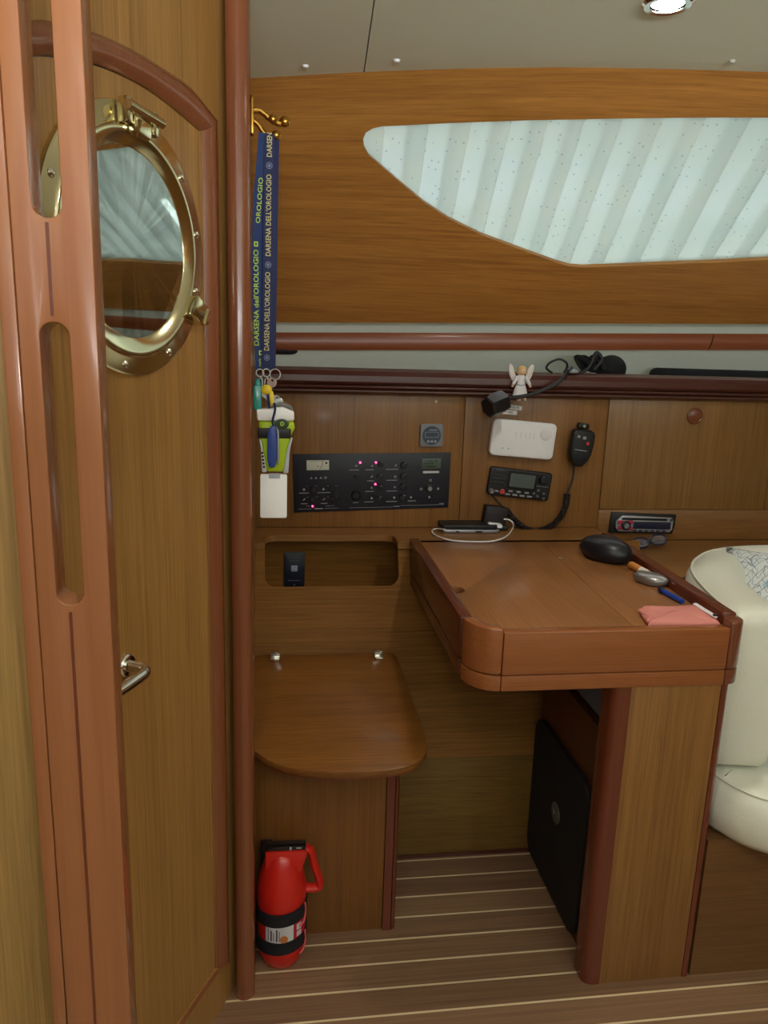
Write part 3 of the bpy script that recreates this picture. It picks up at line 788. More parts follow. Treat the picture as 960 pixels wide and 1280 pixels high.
# ================================================================== NEAR BULKHEAD + SLOTTED HANDHOLD POST
struct('wall_near', box(NB(), -1.5, -0.2225, 0.735, 0.752, 0.0, CZ, 0.001), teak_near)
gp = thing('slotted_handhold_post', (-0.19, 0.73, 0), 'tall reddish wooden corner post with rounded hand slots, in front of the door', 'post')
def near_xz(px, py, y=0.718): p = onY(px, py, y); return (p.x, p.z)
NYF = 0.716
def slot(x0, x1, z0, z1, r=0.0118): 
    return arc(x1 - r, z1 - r, r, 0, pi / 2, 6) + arc(x0 + r, z1 - r, r, pi / 2, pi, 6) + arc(x0 + r, z0 + r, r, pi, 1.5 * pi, 6) + arc(x1 - r, z0 + r, r, 1.5 * pi, 2 * pi, 6)
gx = -0.1965
L0, L1 = -0.2255, -0.1600
s_lo = slot(-0.2085, -0.1835, onY(90, 756, NYF).z, onY(75, 403, NYF).z)
s_hi = slot(-0.2085, -0.1835, onY(60, 272, NYF).z, 1.80)
gM = frame((0, NYF, 0), (1, 0, 0), (0, -1, 0))
bm = prism(NB(), [(L0, 0.0), (L1, 0.0), (L1, CZ), (L0, CZ)], -0.034, 0.0, holes=[s_lo, s_hi], bv=0.0075, M=gM, seg=4)
# rounded outer right edge : larger radius already by bevel
post = finish('post_body', bm, maho_near, gp, angle=60)
for z0, z1 in ((onY(95, 765, NYF).z - 0.72, onY(95, 765, NYF).z), (onY(70, 395, NYF).z, onY(62, 278, NYF).z)):
    bm = prism(NB(), [(gx - 0.0014, z0), (gx + 0.0014, z0), (gx + 0.0014, z1), (gx - 0.0014, z1)], -0.0005, 0.0007, M=gM)
    finish('joint_groove', bm, wood('mahogany_groove', (90, 46, 26), (110, 58, 34), 'z'), gp)
struct('trim_6', box(NB(), -0.2400, -0.2262, 0.716, 0.7345, 0.0, CZ, 0.002), maho_near)

# ================================================================== SETTEE
st = thing('settee', (1.5, 1.5, 0), 'cream leather settee with rounded wrap-around back at the right edge', 'settee')
def loft(bm, path, section, closed_ends=True, up=V((0, 0, 1))):
    rings = []
    N = len(path)
    for i, p in enumerate(path):
        a = path[max(i - 1, 0)]; b = path[min(i + 1, N - 1)]; d = (b - a); d.z = 0; d.normalize(); s = V((d.y, -d.x, 0))
        rings.append([bm.verts.new(p + s * x + up * z) for x, z in section(i / (N - 1), i)])
    n = len(rings[0])
    for a, b in zip(rings, rings[1:]):
        for k in range(n): bm.faces.new((a[k], a[(k + 1) % n], b[(k + 1) % n], b[k]))
    if closed_ends: bm.faces.new(rings[0]); bm.faces.new(rings[-1])
    return bm
bpath = smooth_path([(0.943, 1.300, 0), (0.973, 1.45, 0), (1.013, 1.58, 0), (1.08, 1.68, 0), (1.19, 1.755, 0), (1.40, 1.765, 0), (1.9, 1.77, 0), (2.6, 1.77, 0)], 7)
def bsec(t, i):
    # x to the right of travel (towards the seat), rounded top
    e = 1.0 if i > 1 else (0.90 if i == 1 else 0.80)
    e2 = 0 if i > 1 else (0.004 if i == 1 else 0.014)
    w = 0.066 * e; z0, z1 = 0.462 + e2, 0.812 - e2
    pts = []
    for k in range(13):
        a = pi * k / 12; pts.append((w * (abs(cos(a)) ** 0.75) * (1 if cos(a) > 0 else -1), z1 - 0.05 + 0.05 * sin(a)))
    pts += [(-w * 0.98, 0.66), (-w * 0.96, 0.56), (-w * 0.92, z0 + 0.012), (-w * 0.8, z0), (w * 0.7, z0), (w * 0.9, z0 + 0.012), (w * 1.15, 0.54), (w * 1.25, 0.60), (w * 1.12, 0.68)]
    return pts
back = finish('backrest_cushion', loft(NB(), bpath, bsec), leather, st, angle=55)
# piping along the outer top edge
bm = NB(); tube(bm, [p + V((-(bpath[min(i + 1, len(bpath) - 1)] - bpath[max(i - 1, 0)]).normalized().y * 0.055, (bpath[min(i + 1, len(bpath) - 1)] - bpath[max(i - 1, 0)]).normalized().x * 0.055, 0.797)) for i, p in enumerate(bpath)], 0.0028, 6)
finish('piping', bm, leather, back)
# seat cushion: plan outline with rounded front corner
def sc_outline(r=0.0):
    return [(0.885 + r, 1.62), (0.885 + r, 1.34), (0.895 + r, 1.275 + r), (0.93 + r * .6, 1.225 + r), (0.99, 1.19 + r), (1.08, 1.165 + r), (1.25, 1.15 + r), (2.5, 1.15 + r), (2.5, 1.70), (1.1, 1.70)]
bm = NB(); rings = []
for z, r in ((0.325, 0.03), (0.330, 0.012), (0.345, 0.002), (0.38, -0.004), (0.415, 0.0), (0.438, 0.008), (0.450, 0.022), (0.456, 0.05)):
    rings.append([bm.verts.new((x, y, z)) for x, y in [(p.x, p.y) for p in smooth_path([(a, b, 0) for a, b in sc_outline(r)], 4)]])
for a, b in zip(rings, rings[1:]):
    n = len(a)
    for k in range(n): bm.faces.new((a[k], a[(k + 1) % n], b[(k + 1) % n], b[k]))
bm.faces.new(rings[0]); bm.faces.new(rings[-1])
sc = finish('seat_cushion', bm, leather, st, angle=60)
pp = [V((p.x, p.y, 0.445)) for p in smooth_path([(a, b, 0) for a, b in sc_outline(0.012)[1:8]], 5)]
finish('piping', one(tube, pp, 0.0025, 6), leather, sc)
base_m = wood('teak_veneer_settee', (88, 58, 30), (122, 84, 48), 'x', wave=0.03)
finish('base', prism(NB(), [(0.8712, 1.60), (0.8712, 1.268), (2.5, 1.262), (2.5, 1.60)], 0.0, 0.326), base_m, st)
struct('trim_7', prism(NB(), [(XP, 1.72), (1.0, 1.72), (1.13, 1.815), (2.6, 1.83), (2.6, WY - 0.001), (XP, WY - 0.001)], LZ2 - 0.015, LZ2 - 0.0005), teak_h)
struct('trim_8', box(NB(), 0.95, 2.6, 1.84, 1.85, 0.0, 0.72), teak_h)
# pillow with chart print
def chart_print():
    m = bpy.data.materials.new('nautical_print_cloth'); m.use_nodes = True; nt = m.node_tree; b = nt.nodes['Principled BSDF']; L = nt.links.new
    tc = nt.nodes.new('ShaderNodeTexCoord')
    n1 = nt.nodes.new('ShaderNodeTexNoise'); n1.inputs['Scale'].default_value = 11; n1.inputs['Detail'].default_value = 3; L(tc.outputs['Object'], n1.inputs['Vector'])
    s1 = nt.nodes.new('ShaderNodeMath'); s1.operation = 'MULTIPLY'; s1.inputs[1].default_value = 14; L(n1.outputs['Fac'], s1.inputs[0])
    f1 = nt.nodes.new('ShaderNodeMath'); f1.operation = 'FRACT'; L(s1.outputs[0], f1.inputs[0])
    l1 = nt.nodes.new('ShaderNodeMath'); l1.operation = 'LESS_THAN'; l1.inputs[1].default_value = 0.14; L(f1.outputs[0], l1.inputs[0])
    br = nt.nodes.new('ShaderNodeTexBrick'); br.inputs['Scale'].default_value = 16; br.inputs['Mortar Size'].default_value = 0.012
    br.inputs['Color1'].default_value = (1, 1, 1, 1); br.inputs['Color2'].default_value = (1, 1, 1, 1); br.inputs['Mortar'].default_value = (0.25, 0.3, 0.35, 1); L(tc.outputs['Object'], br.inputs['Vector'])
    n2 = nt.nodes.new('ShaderNodeTexNoise'); n2.inputs['Scale'].default_value = 20; L(tc.outputs['Object'], n2.inputs['Vector'])
    r2 = nt.nodes.new('ShaderNodeValToRGB'); r2.color_ramp.elements[0].position = 0.33; r2.color_ramp.elements[0].color = lin((120, 170, 190)); r2.color_ramp.elements[1].position = 0.42; r2.color_ramp.elements[1].color = lin((214, 218, 216)); L(n2.outputs['Fac'], r2.inputs['Fac'])
    a = nt.nodes.new('ShaderNodeMix'); a.data_type = 'RGBA'; L(l1.outputs[0], a.inputs['Factor']); L(r2.outputs['Color'], a.inputs['A']); a.inputs['B'].default_value = lin((150, 160, 168))
    c = nt.nodes.new('ShaderNodeMix'); c.data_type = 'RGBA'; c.blend_type = 'MULTIPLY'; c.inputs['Factor'].default_value = 0.7; L(a.outputs['Result'], c.inputs['A']); L(br.outputs['Color'], c.inputs['B'])
    L(c.outputs['Result'], b.inputs['Base Color']); b.inputs['Roughness'].default_value = 0.85
    return m
def pillow(name, label, c, u, n, w, h, d, m, cat='pillow'):
    Mx = frame(c, u, n); bm = NB(); G = 20
    def pt(i, j, s):
        x = -1 + 2 * i / G; y = -1 + 2 * j / G
        e = max(0, (1 - x ** 4)) ** 0.55 * max(0, (1 - y ** 4)) ** 0.55
        k = 1 - 0.07 * (1 - abs(x)) * 0 - 0.06 * (x * x) * 0
        px_ = x * w / 2 * (1 - 0.08 * (1 - y * y) * abs(x)); py_ = y * h / 2 * (1 - 0.08 * (1 - x * x) * abs(y))
        wr = 0.004 * sin(7 * x + 3 * y) * sin(5 * y - 2 * x) * e
        return Mx @ V((px_, py_, s * (d / 2 * e) + wr))
    top = [[bm.verts.new(pt(i, j, 1)) for j in range(G + 1)] for i in range(G + 1)]
    bot = [[top[i][j] if i in (0, G) or j in (0, G) else bm.verts.new(pt(i, j, -1)) for j in range(G + 1)] for i in range(G + 1)]
    for i in range(G):
        for j in range(G):
            bm.faces.new((top[i][j], top[i + 1][j], top[i + 1][j + 1], top[i][j + 1])); bm.faces.new((bot[i][j], bot[i][j + 1], bot[i + 1][j + 1], bot[i + 1][j]))
    return tag(finish(name, bm, m, angle=80), label, cat)
pillow('throw_pillow', 'white throw pillow with nautical chart print leaning in the settee corner', (1.238, 1.545, 0.69), (0.92, -0.38, 0), (-0.35, -0.70, 0.62), 0.36, 0.36, 0.13, chart_print())
pillow('blue_cushion', 'turquoise blue cushion on the settee at the right edge of the photo', (1.175, 1.35, 0.545), (0.93, -0.3, 0), (-0.4, -0.85, 0.4), 0.24, 0.2, 0.09, mat('turquoise_cloth', (78, 150, 176), 0.8, noise=0.1), 'cushion')
# ================================================================== INSTRUMENTS
K = 0.00264
def wf(cx, cy, rx, ry, y=WY, off=0.0):
    """frame on the instrument wall, local units = photo pixels at the wall scale"""
    o = onY(cx, cy, y - off); r = onY(rx, ry, y - off)
    d = (r - o).length / sqrt((rx - cx) ** 2 + (ry - cy) ** 2)
    return frame(o, r - o, (0, -1, 0)) @ Matrix.Diagonal((d, d, d, 1))
# ---- switch panel
sw = thing('switch_panel', onY(466, 640, WY), 'wide dark electrical switch panel with red lights, gauge and small display', 'electrical panel')
M = wf(466, 602.5, 562, 601.0, off=0.0005)
def X(px): return px - 466.0
def Yv(py): return 602.5 - py
finish('plate', prism(NB(), [(-96.5, -36), (95, -33.5), (96.5, 35.5), (-96.5, 35.5)], 0, 1.6, bv=0.4, M=M), navy, sw)
g = finish('gauge', prism(NB(), rrect(27, 12, 0.6, cx=X(399), cy=Yv(580.5)), 1.61, 2.2, bv=0.2, M=M), mat('gauge_face', (206, 208, 196), 0.5), sw)
bm = NB(); tube(bm, [(X(401), Yv(585.5), 2.3), (X(404.5), Yv(580), 2.3), (X(404), Yv(576), 2.3)], 0.28, 5, M)
tube(bm, [(X(389) + 20 * i / 8, Yv(576.5) + 1.0 * sin(pi * i / 8), 2.3) for i in range(9)], 0.14, 4, M)
ball(bm, (X(399), Yv(582), 2.2), 0.7, M, n=6); box(bm, X(408), X(410.5), Yv(579), Yv(577), 2.2, 2.35, M=M)
finish('needle', bm, blackm, g)
dsp = finish('display', prism(NB(), rrect(24, 13, 0.6, cx=X(538), cy=Yv(580.5)), 1.61, 2.1, bv=0.2, M=M), mat('green_lcd', (70, 86, 76), 0.3), sw)
bm = NB()
for yy, a, b in ((577, 533, 541), (580, 529, 541), (584, 532, 544)): box(bm, X(a), X(b), Yv(yy) - 0.5, Yv(yy) + 0.5, 2.1, 2.2, M=M)
box(bm, X(543), X(546), Yv(578), Yv(576), 2.1, 2.2, M=M)
finish('digits', bm, mat('lcd_dark', (34, 46, 40), 0.5), dsp)
# joystick control
jc = finish('selector', lathe(NB(), [(5.4, 1.6), (5.2, 2.6), (4.0, 3.0), (3.4, 2.8)], M @ T(X(536.5), Yv(611.5), 0), 28), black, sw)
finish('selector_button', lathe(NB(), [(2.9, 1.6), (2.8, 4.0), (2.0, 4.8), (0, 5.0)], M @ T(X(536.8), Yv(611.5), 0), 20), mat('silver_button', (150, 152, 160), 0.3, 0.4), sw)
# rotary breakers
for px_, py_, r in [(475, 580, 3.6), (474.5, 595.5, 3.6), (474.5, 609, 3.6), (474, 622.5, 3.6), (503.5, 582, 4.4), (503.5, 595.5, 4.2), (503, 608.5, 4.2), (503, 622, 4.4)] + [(392.5, 609.5, 2.6), (416, 609, 2.6), (392, 622, 2.6), (416, 622, 2.6), (445.5, 595.5, 2.4)]:
    kb = finish('knob', lathe(NB(), [(r, 1.6), (r * 0.95, 3.6), (r * 0.8, 4.2), (0, 4.3)], M @ T(X(px_), Yv(py_), 0), 20), black, sw)
    if r > 3:
        finish('pointer', one(box, r * 0.35, r * 0.9, r * 0.35 - 0.25, r * 0.35 + 0.25, 4.3, 4.5, M=M @ T(X(px_), Yv(py_), 0) @ RZ(0.5)), lettering_m, kb)
finish('main_knob', lathe(NB(), [(6.2, 1.6), (6.0, 3.2), (4.4, 5.2), (0, 5.3)], M @ T(X(445), Yv(618.5), 0), 28), mat('knob_black', (16, 16, 20), 0.5), sw)
for px_, py_ in ((450.3, 578), (469.5, 578), (469, 605), (392, 631)):
    ld = finish('indicator_light', lathe(NB(), [(1.15, 1.6), (1.1, 2.4), (0.6, 2.9), (0, 3.0)], M @ T(X(px_), Yv(py_), 0), 12), led_m, sw); ld['label'] = 'lit red indicator'
# printing: dashes for the tiny captions, pictograms
bm = NB()
def dash(x0, x1, y, h=0.7): box(bm, X(x0), X(x1), Yv(y) - h / 2, Yv(y) + h / 2, 1.6, 1.68, M=M)
for a, b, y in ((376, 388, 614.5), (398.5, 414, 614.3), (378, 386, 627.8), (402, 410, 627.8), (437, 449, 587), (441.5, 448, 627.5), (456.5, 467, 587), (459, 467, 600.8), (456.5, 467, 613.8), (455.5, 467, 627), (481.5, 497, 586.8), (482.5, 496, 600.3), (483, 496, 613.8), (482.5, 496, 627), (509.5, 519.5, 626.7)): dash(a, b, y, 0.75)
for a, b, y in ((374.5, 391, 634.3), (406.5, 424, 634), (437, 490, 634), (501, 555, 632.3)): dash(a, b, y, 0.35)
dash(394.5, 404.5, 634.2, 0.9); dash(491.5, 499.5, 633.2, 0.9); dash(549, 555, 630.6, 0.5); dash(384, 389, 630.9, 0.35); dash(408, 419, 630.9, 0.35)
for x in (386, 397, 411, 421): dash(x - 1.2, x + 1.2, 606.3, 0.35); dash(x - 1.2, x + 1.2, 619.6, 0.35)
def icon(x, y, k):
    cx, cy = X(x), Yv(y)
    if k == 'o': prism(bm, circ(1.35, 10, cx, cy), 1.6, 1.7, holes=[circ(0.7, 8, cx, cy)], M=M)
    elif k == 't': prism(bm, [(cx - 1.5, cy - 1.2), (cx + 1.5, cy - 1.2), (cx, cy + 1.5)], 1.6, 1.7, M=M)
    elif k == 's': prism(bm, [(cx - 1.4, cy - 1.3), (cx + 1.4, cy - 1.3), (cx + 1.4, cy + 1.3), (cx - 1.4, cy + 1.3)], 1.6, 1.7, holes=[[(cx - 0.8, cy - 0.7), (cx + 0.8, cy - 0.7), (cx + 0.8, cy + 0.7), (cx - 0.8, cy + 0.7)]], M=M)
    elif k == 'd': prism(bm, [(cx - 1.7, cy - 1.0), (cx - 0.5, cy - 1.3), (cx + 1.7, cy + 0.9), (cx + 0.6, cy + 1.4)], 1.6, 1.7, M=M)
    elif k == 'b': prism(bm, [(cx - 1.1, cy - 1.4), (cx + 1.1, cy - 1.4), (cx + 1.1, cy + 0.6), (cx, cy + 1.6), (cx - 1.1, cy + 0.6)], 1.6, 1.7, M=M)
for x, y, k in ((391, 596, 't'), (396.5, 596, 't'), (402.5, 596, 't'), (408, 596, 's'), (382, 610, 'b'), (405.5, 610, 'b'), (382, 622.5, 'd'), (406, 622.5, 'd'), (445.5, 582, 'o'), (465, 582, 't'), (464.5, 595.5, 'd'), (464.5, 609, 't'), (464.5, 622.3, 'b'), (494, 582, 'd'), (493.5, 596, 's'), (493, 609, 'o'), (492.5, 622, 'b'), (513.5, 622, 'b'), (537.5, 601.2, 's'), (526, 612, 's'), (547.5, 611.8, 'b'), (536.5, 622.3, 'b')): icon(x, y, k)
finish('printing', bm, lettering_m, sw, smooth=False)
finish('caption_strip', one(box, X(528), X(548), Yv(592.2), Yv(589.6), 1.6, 1.9, M=M), mat('white_print', (205, 207, 212), 0.5), sw)
# ---- round control unit on square grey bezel
t = thing('monitor_gauge', onY(539, 559, WY), 'small square grey instrument with round face above the switch panel', 'gauge')
M = wf(539, 544, 559, 544, off=0.0005)
finish('bezel', prism(NB(), rrect(28.5, 28, 3), 0, 3.4, bv=1.0, M=M), mat('grey_bezel', (128, 134, 142), 0.4), t)
finish('face', lathe(NB(), [(11.6, 3.4), (11.4, 3.9), (0, 3.95)], M, 36), mat('blue_grey_face', (62, 74, 92), 0.35), t)
bm = NB(); prism(bm, rrect(17, 7, 1, cy=1.0), 3.96, 4.15, holes=[rrect(16, 6, 0.8, cy=1.0)], M=M); box(bm, -3.5, 7, 6.2, 7.4, 3.96, 4.15, M=M)
for x in (-4.2, 0.3, 4.6): prism(bm, circ(1.7, 14, x, -7.2), 3.96, 4.3, M=M)
finish('markings', bm, mat('gauge_print', (150, 162, 178), 0.5), t)
q = onY(545, 502, WY)
finish('screw_head', lathe(NB(), [(0.0045, 0), (0.004, 0.0015), (0, 0.002)], frame((q.x, WY + 0.0002, q.z), (1, 0, 0), (0, -1, 0)), 14), mat('pale_screw', (222, 200, 160), 0.4), panel_l)
# ---- white rounded box
t = thing('white_sensor_box', onY(651, 572, WY), 'white rounded rectangular plastic box on the wall above the radio', 'electronic box')
M = wf(651.5, 548.5, 690, 552, off=0.0005)
finish('case', prism(NB(), rrect(79, 43.5, 6), 0, 9, bv=2.4, M=M, seg=4), white, t)
finish('round_button', lathe(NB(), [(7.2, 9.0), (7.0, 9.6), (6.2, 9.9), (0, 9.7)], M @ T(26.5, 8.5, 0), 30), mat('white_plastic_button', (236, 238, 243), 0.4), t)
bm = NB()
for x in (-10, -4, 2, 7, 12): finish('vent_slit', one(box, x, x + 0.5, 4 - 3, 9, 8.9, 9.1, M=M), mat('white_groove', (204, 208, 214), 0.5), t)
for x in (-24, -17): finish('sensor_dot', one(prism, circ(1.2, 12, x, -12), 8.9, 9.1, M=M), mat('white_groove', (204, 208, 214), 0.5), t)
# ---- VHF radio
t = thing('vhf_radio', onY(648, 622, WY), 'black marine radio with grey display and red button, below the white box', 'radio')
M = wf(648, 604, 686, 608.5, off=0.0005)
finish('body', prism(NB(), rrect(77, 34, 4), 0, 6, bv=1.6, M=M, seg=3), black, t)
sc = finish('screen_bezel', prism(NB(), rrect(36, 20.5, 1.2, cx=2, cy=4.2), 6, 7.2, bv=0.4, M=M), blackm, t)
finish('screen', prism(NB(), rrect(30.5, 16, 0.8, cx=2, cy=4.2), 7.2, 7.4, M=M), mat('grey_lcd', (84, 94, 92), 0.25), sc)
bm = NB()
for i in range(4): box(bm, -35, -19, 11 - i * 4.4, 13 - i * 4.4, 6, 6.9, 0.3, M)
finish('speaker_slats', bm, mat('slat_grey', (36, 37, 42), 0.5), t)
finish('distress_button', lathe(NB(), [(3.2, 6), (3.0, 7.2), (0, 7.6)], M @ T(-20, -11.3, 0), 20), mat('dull_red', (190, 60, 62), 0.4), t)
finish('selector_knob', lathe(NB(), [(5.6, 6), (5.2, 9.5), (4, 10.5), (0, 10.6)], M @ T(27.5, 8.5, 0), 24), mat('knob_navy', (24, 27, 36), 0.4), t)
finish('connector', lathe(NB(), [(3.3, 5.8), (3.2, 9), (2.2, 12), (0, 12)], M @ T(-34, -12, 0), 16), mat('grey_plug', (120, 120, 124), 0.4), t)
bm = NB()
for x, y, w in ((-10, -9.5, 2.6), (0, -9.5, 2.6), (10, -9.5, 2.6), (-13, -13.6, 3), (-4, -13.6, 3), (5, -13.6, 3), (14, -13.6, 3), (-27, -11.3, 2.3)):
    finish('soft_key', one(box, x - w, x + w, y - 1, y + 1, 5.9, 6.9, 0.3, M), mat('key_grey', (150, 152, 156), 0.5), t)
for x, y in ((24, -5), (31, -8), (24, -12), (32, -14), (19, -9)): finish('round_key', one(prism, circ(1.6, 12, x, y), 5.9, 6.9, M=M), mat('key_dim', (96, 98, 104), 0.5), t)
finish('grey_line', one(box, 20, 35, -0.4, 0.8, 5.9, 6.4, 0.1, M), mat('key_dim', (96, 98, 104), 0.5), t)
finish('maker_mark', one(box, -32, -23, 14.0, 14.7, 5.9, 6.1, 0, M), mat('key_dim', (96, 98, 104), 0.5), t)
# ---- hand microphone
t = thing('radio_microphone', onY(721, 580, WY), 'black hand microphone hanging on the wall right of the white box', 'microphone')
M = wf(722, 558, 736, 560, off=0.001) @ Matrix.Diagonal((0.93, 0.93, 0.93, 1))
mo = [(-14, 20), (-8, 23), (8, 23), (13, 21), (15, 17), (15.5, 5), (14.5, -8), (10, -18), (5, -24), (-3, -24.5), (-9, -19), (-14, -9), (-15, 5), (-15, 16)]
finish('body', prism(NB(), mo, 3, 15, bv=3.2, M=M, seg=3), black, t)
finish('hanger_clip', prism(NB(), rrect(14, 7, 2, cy=27), 0, 8, bv=1, M=M), black, t)
finish('grille', prism(NB(), [(-11, -4), (11, -4), (10, -10), (5, -18), (-4, -18), (-10, -10)], 15, 15.6, bv=0.2, M=M), mat('mic_grille', (26, 28, 34), 0.6), t)
for x0, x1, y0, y1 in ((-9, -5.5, 12, 15), (-1.5, 2.5, 11, 14.5)): finish('key', one(box, x0, x1, y0, y1, 14.9, 15.5, 0.1, M), lettering_m, t)
finish('pale_line', one(box, -9, 7, -3.4, -2.7, 14.9, 15.3, 0, M), lettering_m, t)
finish('clip_stud', one(prism, circ(2.0, 12, 0, 27), 7.9, 9, M=M), chrome, t)
finish('red_key', lathe(NB(), [(2.4, 15), (2.2, 16), (0, 16.3)], M @ T(6, 6.5, 0), 14), mat('dull_red', (190, 60, 62), 0.4), t)
# coiled cord : straight lead then helix to the radio plug
cd = thing('coiled_cord', onY(665, 664, WY), 'black coiled cord curving from the microphone to the radio plug', 'cord')
def wp(px, py, off=0.02): return onY(px, py, WY - off)
lead = smooth_path([wp(718, 580, .02), wp(717, 590), wp(715, 602), wp(710, 613), wp(707, 619)], 6)
finish('straight_lead', one(tube, lead, 0.0028, 8), black, cd)
cen = smooth_path([wp(709, 618), wp(708, 628), wp(703, 642), wp(694, 654), wp(682, 661), wp(669, 664.5), wp(655, 660), wp(643, 650), wp(633, 638)], 40)
hel = []; tot = 0
for i, p in enumerate(cen):
    a = cen[max(i - 1, 0)]; b = cen[min(i + 1, len(cen) - 1)]; d = (b - a).normalized(); s = V((0, -1, 0)); w2 = d.cross(s).normalized()
    ph_ = 2 * pi * i / 7.2
    hel.append(p + 0.0078 * (s * cos(ph_) + w2 * sin(ph_)))
finish('coil', one(tube, hel, 0.0025, 5), black, cd)
lead = smooth_path([wp(633, 638), wp(624, 629, .018), wp(616, 620, .016), wp(613.5, 616, .02)], 6)
finish('straight_lead', one(tube, lead, 0.0026, 8), black, cd)
# ---- label strips under the angel
for (cx, cy, rx, ry, w, h, s, off, lab) in ((636, 508.5, 652, 510.5, 33, 5, '336-HW10570', 0.0004, 'upper small white printed label strip below the angel figurine'), (631, 514.8, 645, 516.2, 31, 5, '2011-11000', 0.0004, 'lower small white printed label strip just above the white box')):
    M = wf(cx, cy, rx, ry, off=off)
    o = finish('label_strip', prism(NB(), rrect(w, h, 0.3), 0, 0.25, M=M), white); tag(o, lab, 'label', 'printed label strips')
    t2 = finish('lettering', one(text, s, 4.2, M @ T(0, 0, 0.3), 0.03), blackm, o)
# ---- gooseneck reading lamp
t = thing('gooseneck_lamp', wp(700, 470, .06), 'black gooseneck reading lamp with hexagonal head hanging over the shelf edge', 'lamp')
def fp(px, py, y): return onY(px, py, y)
neck = smooth_path([fp(706, 466, 2.06), fp(709, 455, 2.045), fp(700, 449, 2.04), fp(688, 453, 2.04), fp(683, 460, 2.05), fp(690, 466, 2.06)], 6)
finish('cable', one(tube, neck, 0.0032, 8), black, t)
neck = smooth_path([fp(714, 460, 2.07), fp(710, 463, 2.045), fp(705, 471, 2.035), fp(695, 480, 2.03), fp(678, 488, 2.03), fp(658, 494.5, 2.03), (fp(640, 497, 2.03)), (fp(630, 499, 2.03))], 6)
finish('gooseneck', one(tube, neck, 0.0052, 10), black, t)
hc = fp(617, 503.5, 2.02); he = fp(633, 499.5, 2.025)
axis = (hc - he).normalized(); hf = frame(he, axis.orthogonal(), axis); 
ax_l = (hc - he).length
finish('lamp_head', lathe(NB(), [(0.006, -0.006), (0.010, 0.0), (0.022, 0.004), (0.031, 0.012), (0.033, 0.042), (0.030, 0.066), (0.026, 0.070)], frame(he, V((0, 0, 1)), axis + V((0, -0.35, -0.1))), 6), black, t, angle=20)
finish('mount', lathe(NB(), [(0.022, 0), (0.022, 0.004), (0.014, 0.010), (0.008, 0.012), (0, 0.013)], T(fp(714, 466, 2.09).x, 2.095, zt + 0.006), 20), mat('grey_mount', (130, 132, 134), 0.4), t)
# ---- angel figurine
A = thing('angel_figurine', fp(651, 500, 2.05), 'small white angel figurine with golden hair and spread wings on the shelf edge', 'figurine')
AY_ = 2.052
M = frame(fp(651, 480, AY_), fp(671, 480.6, AY_) - fp(651, 480, AY_), (0, -1, 0)) @ Matrix.Diagonal((0.00258,) * 3 + (1,))
cl = mat('white_porcelain', (226, 224, 226), 0.35); skin = mat('porcelain_skin', (228, 190, 160), 0.4); hair = mat('golden_hair', (212, 170, 96), 0.5); wingm = mat('cream_wings', (222, 214, 206), 0.5)
RX = Matrix.Rotation(-pi / 2, 4, 'X')
bd_ = finish('dress', lathe(NB(), [(8.8, -13.5), (8.6, -12), (6.5, -5), (4.2, 1), (3.6, 3), (4.6, 5), (4.4, 8), (2.2, 10.5), (0, 11)], M @ Matrix.Rotation(radians(-90), 4, 'X') @ Matrix.Rotation(radians(0), 4, 'Z'), 24, sy=0.6), cl, A)
hd = finish('head', one(ball, (0, 13.6, 1.2), 4.3, M, 0, 12, (1, 1.05, 0.95)), skin, A)
bm = NB(); ball(bm, (0, 14.4, 0.4), 4.9, M, 0, 12, (1, 1, 0.9)); ball(bm, (-3.3, 12.0, 0.8), 2.2, M, 0, 8); ball(bm, (3.3, 12.0, 0.8), 2.2, M, 0, 8)
finish('hair', bm, hair, A)
bm = NB()
for sx in (-1.5, 1.5): ball(bm, (sx, 13.8, 5.2), 0.45, M, 0, 6)
finish('eyes', bm, blackm, A)
for s in (-1, 1):
    wing = [(s * 3, 4), (s * 6, 10), (s * 8.5, 17), (s * 11.5, 21), (s * 14, 20), (s * 14, 15), (s * 12.5, 9), (s * 10, 4), (s * 6.5, 0)]
    if s < 0: wing = wing[::-1]
    finish('wing', prism(NB(), wing, -4.2, -1.8, bv=0.8, M=M), wingm, A)
    finish('arm', one(tube, smooth_path([(s * 4, 7.5, 1), (s * 7.2, 3, 1.8), (s * 9.2, -0.8, 2.4)], 4), [2.3, 2.3, 2.2, 2.1, 2.0, 1.9, 1.8, 1.7, 1.6], 10, M), cl, A)
    finish('hand', one(ball, (s * 9.8, -2.2, 2.6), 1.4, M, 0, 8), skin, A)
    finish('foot', one(tube, [(s * 2.6 + 0.5, -12, 3.2), (s * 3.4 + 1, -17.5, 4.0)], [1.8, 2.2], 10, M), skin, A)
finish('sash', one(tube, [(4.6 * cos(a), -1.0 + 0.3 * sin(3 * a), 2.9 * sin(a)) for a in [2 * pi * i / 20 for i in range(20)]], 0.6, 6, M, closed=True), mat('grey_sash', (150, 156, 170), 0.6), A)
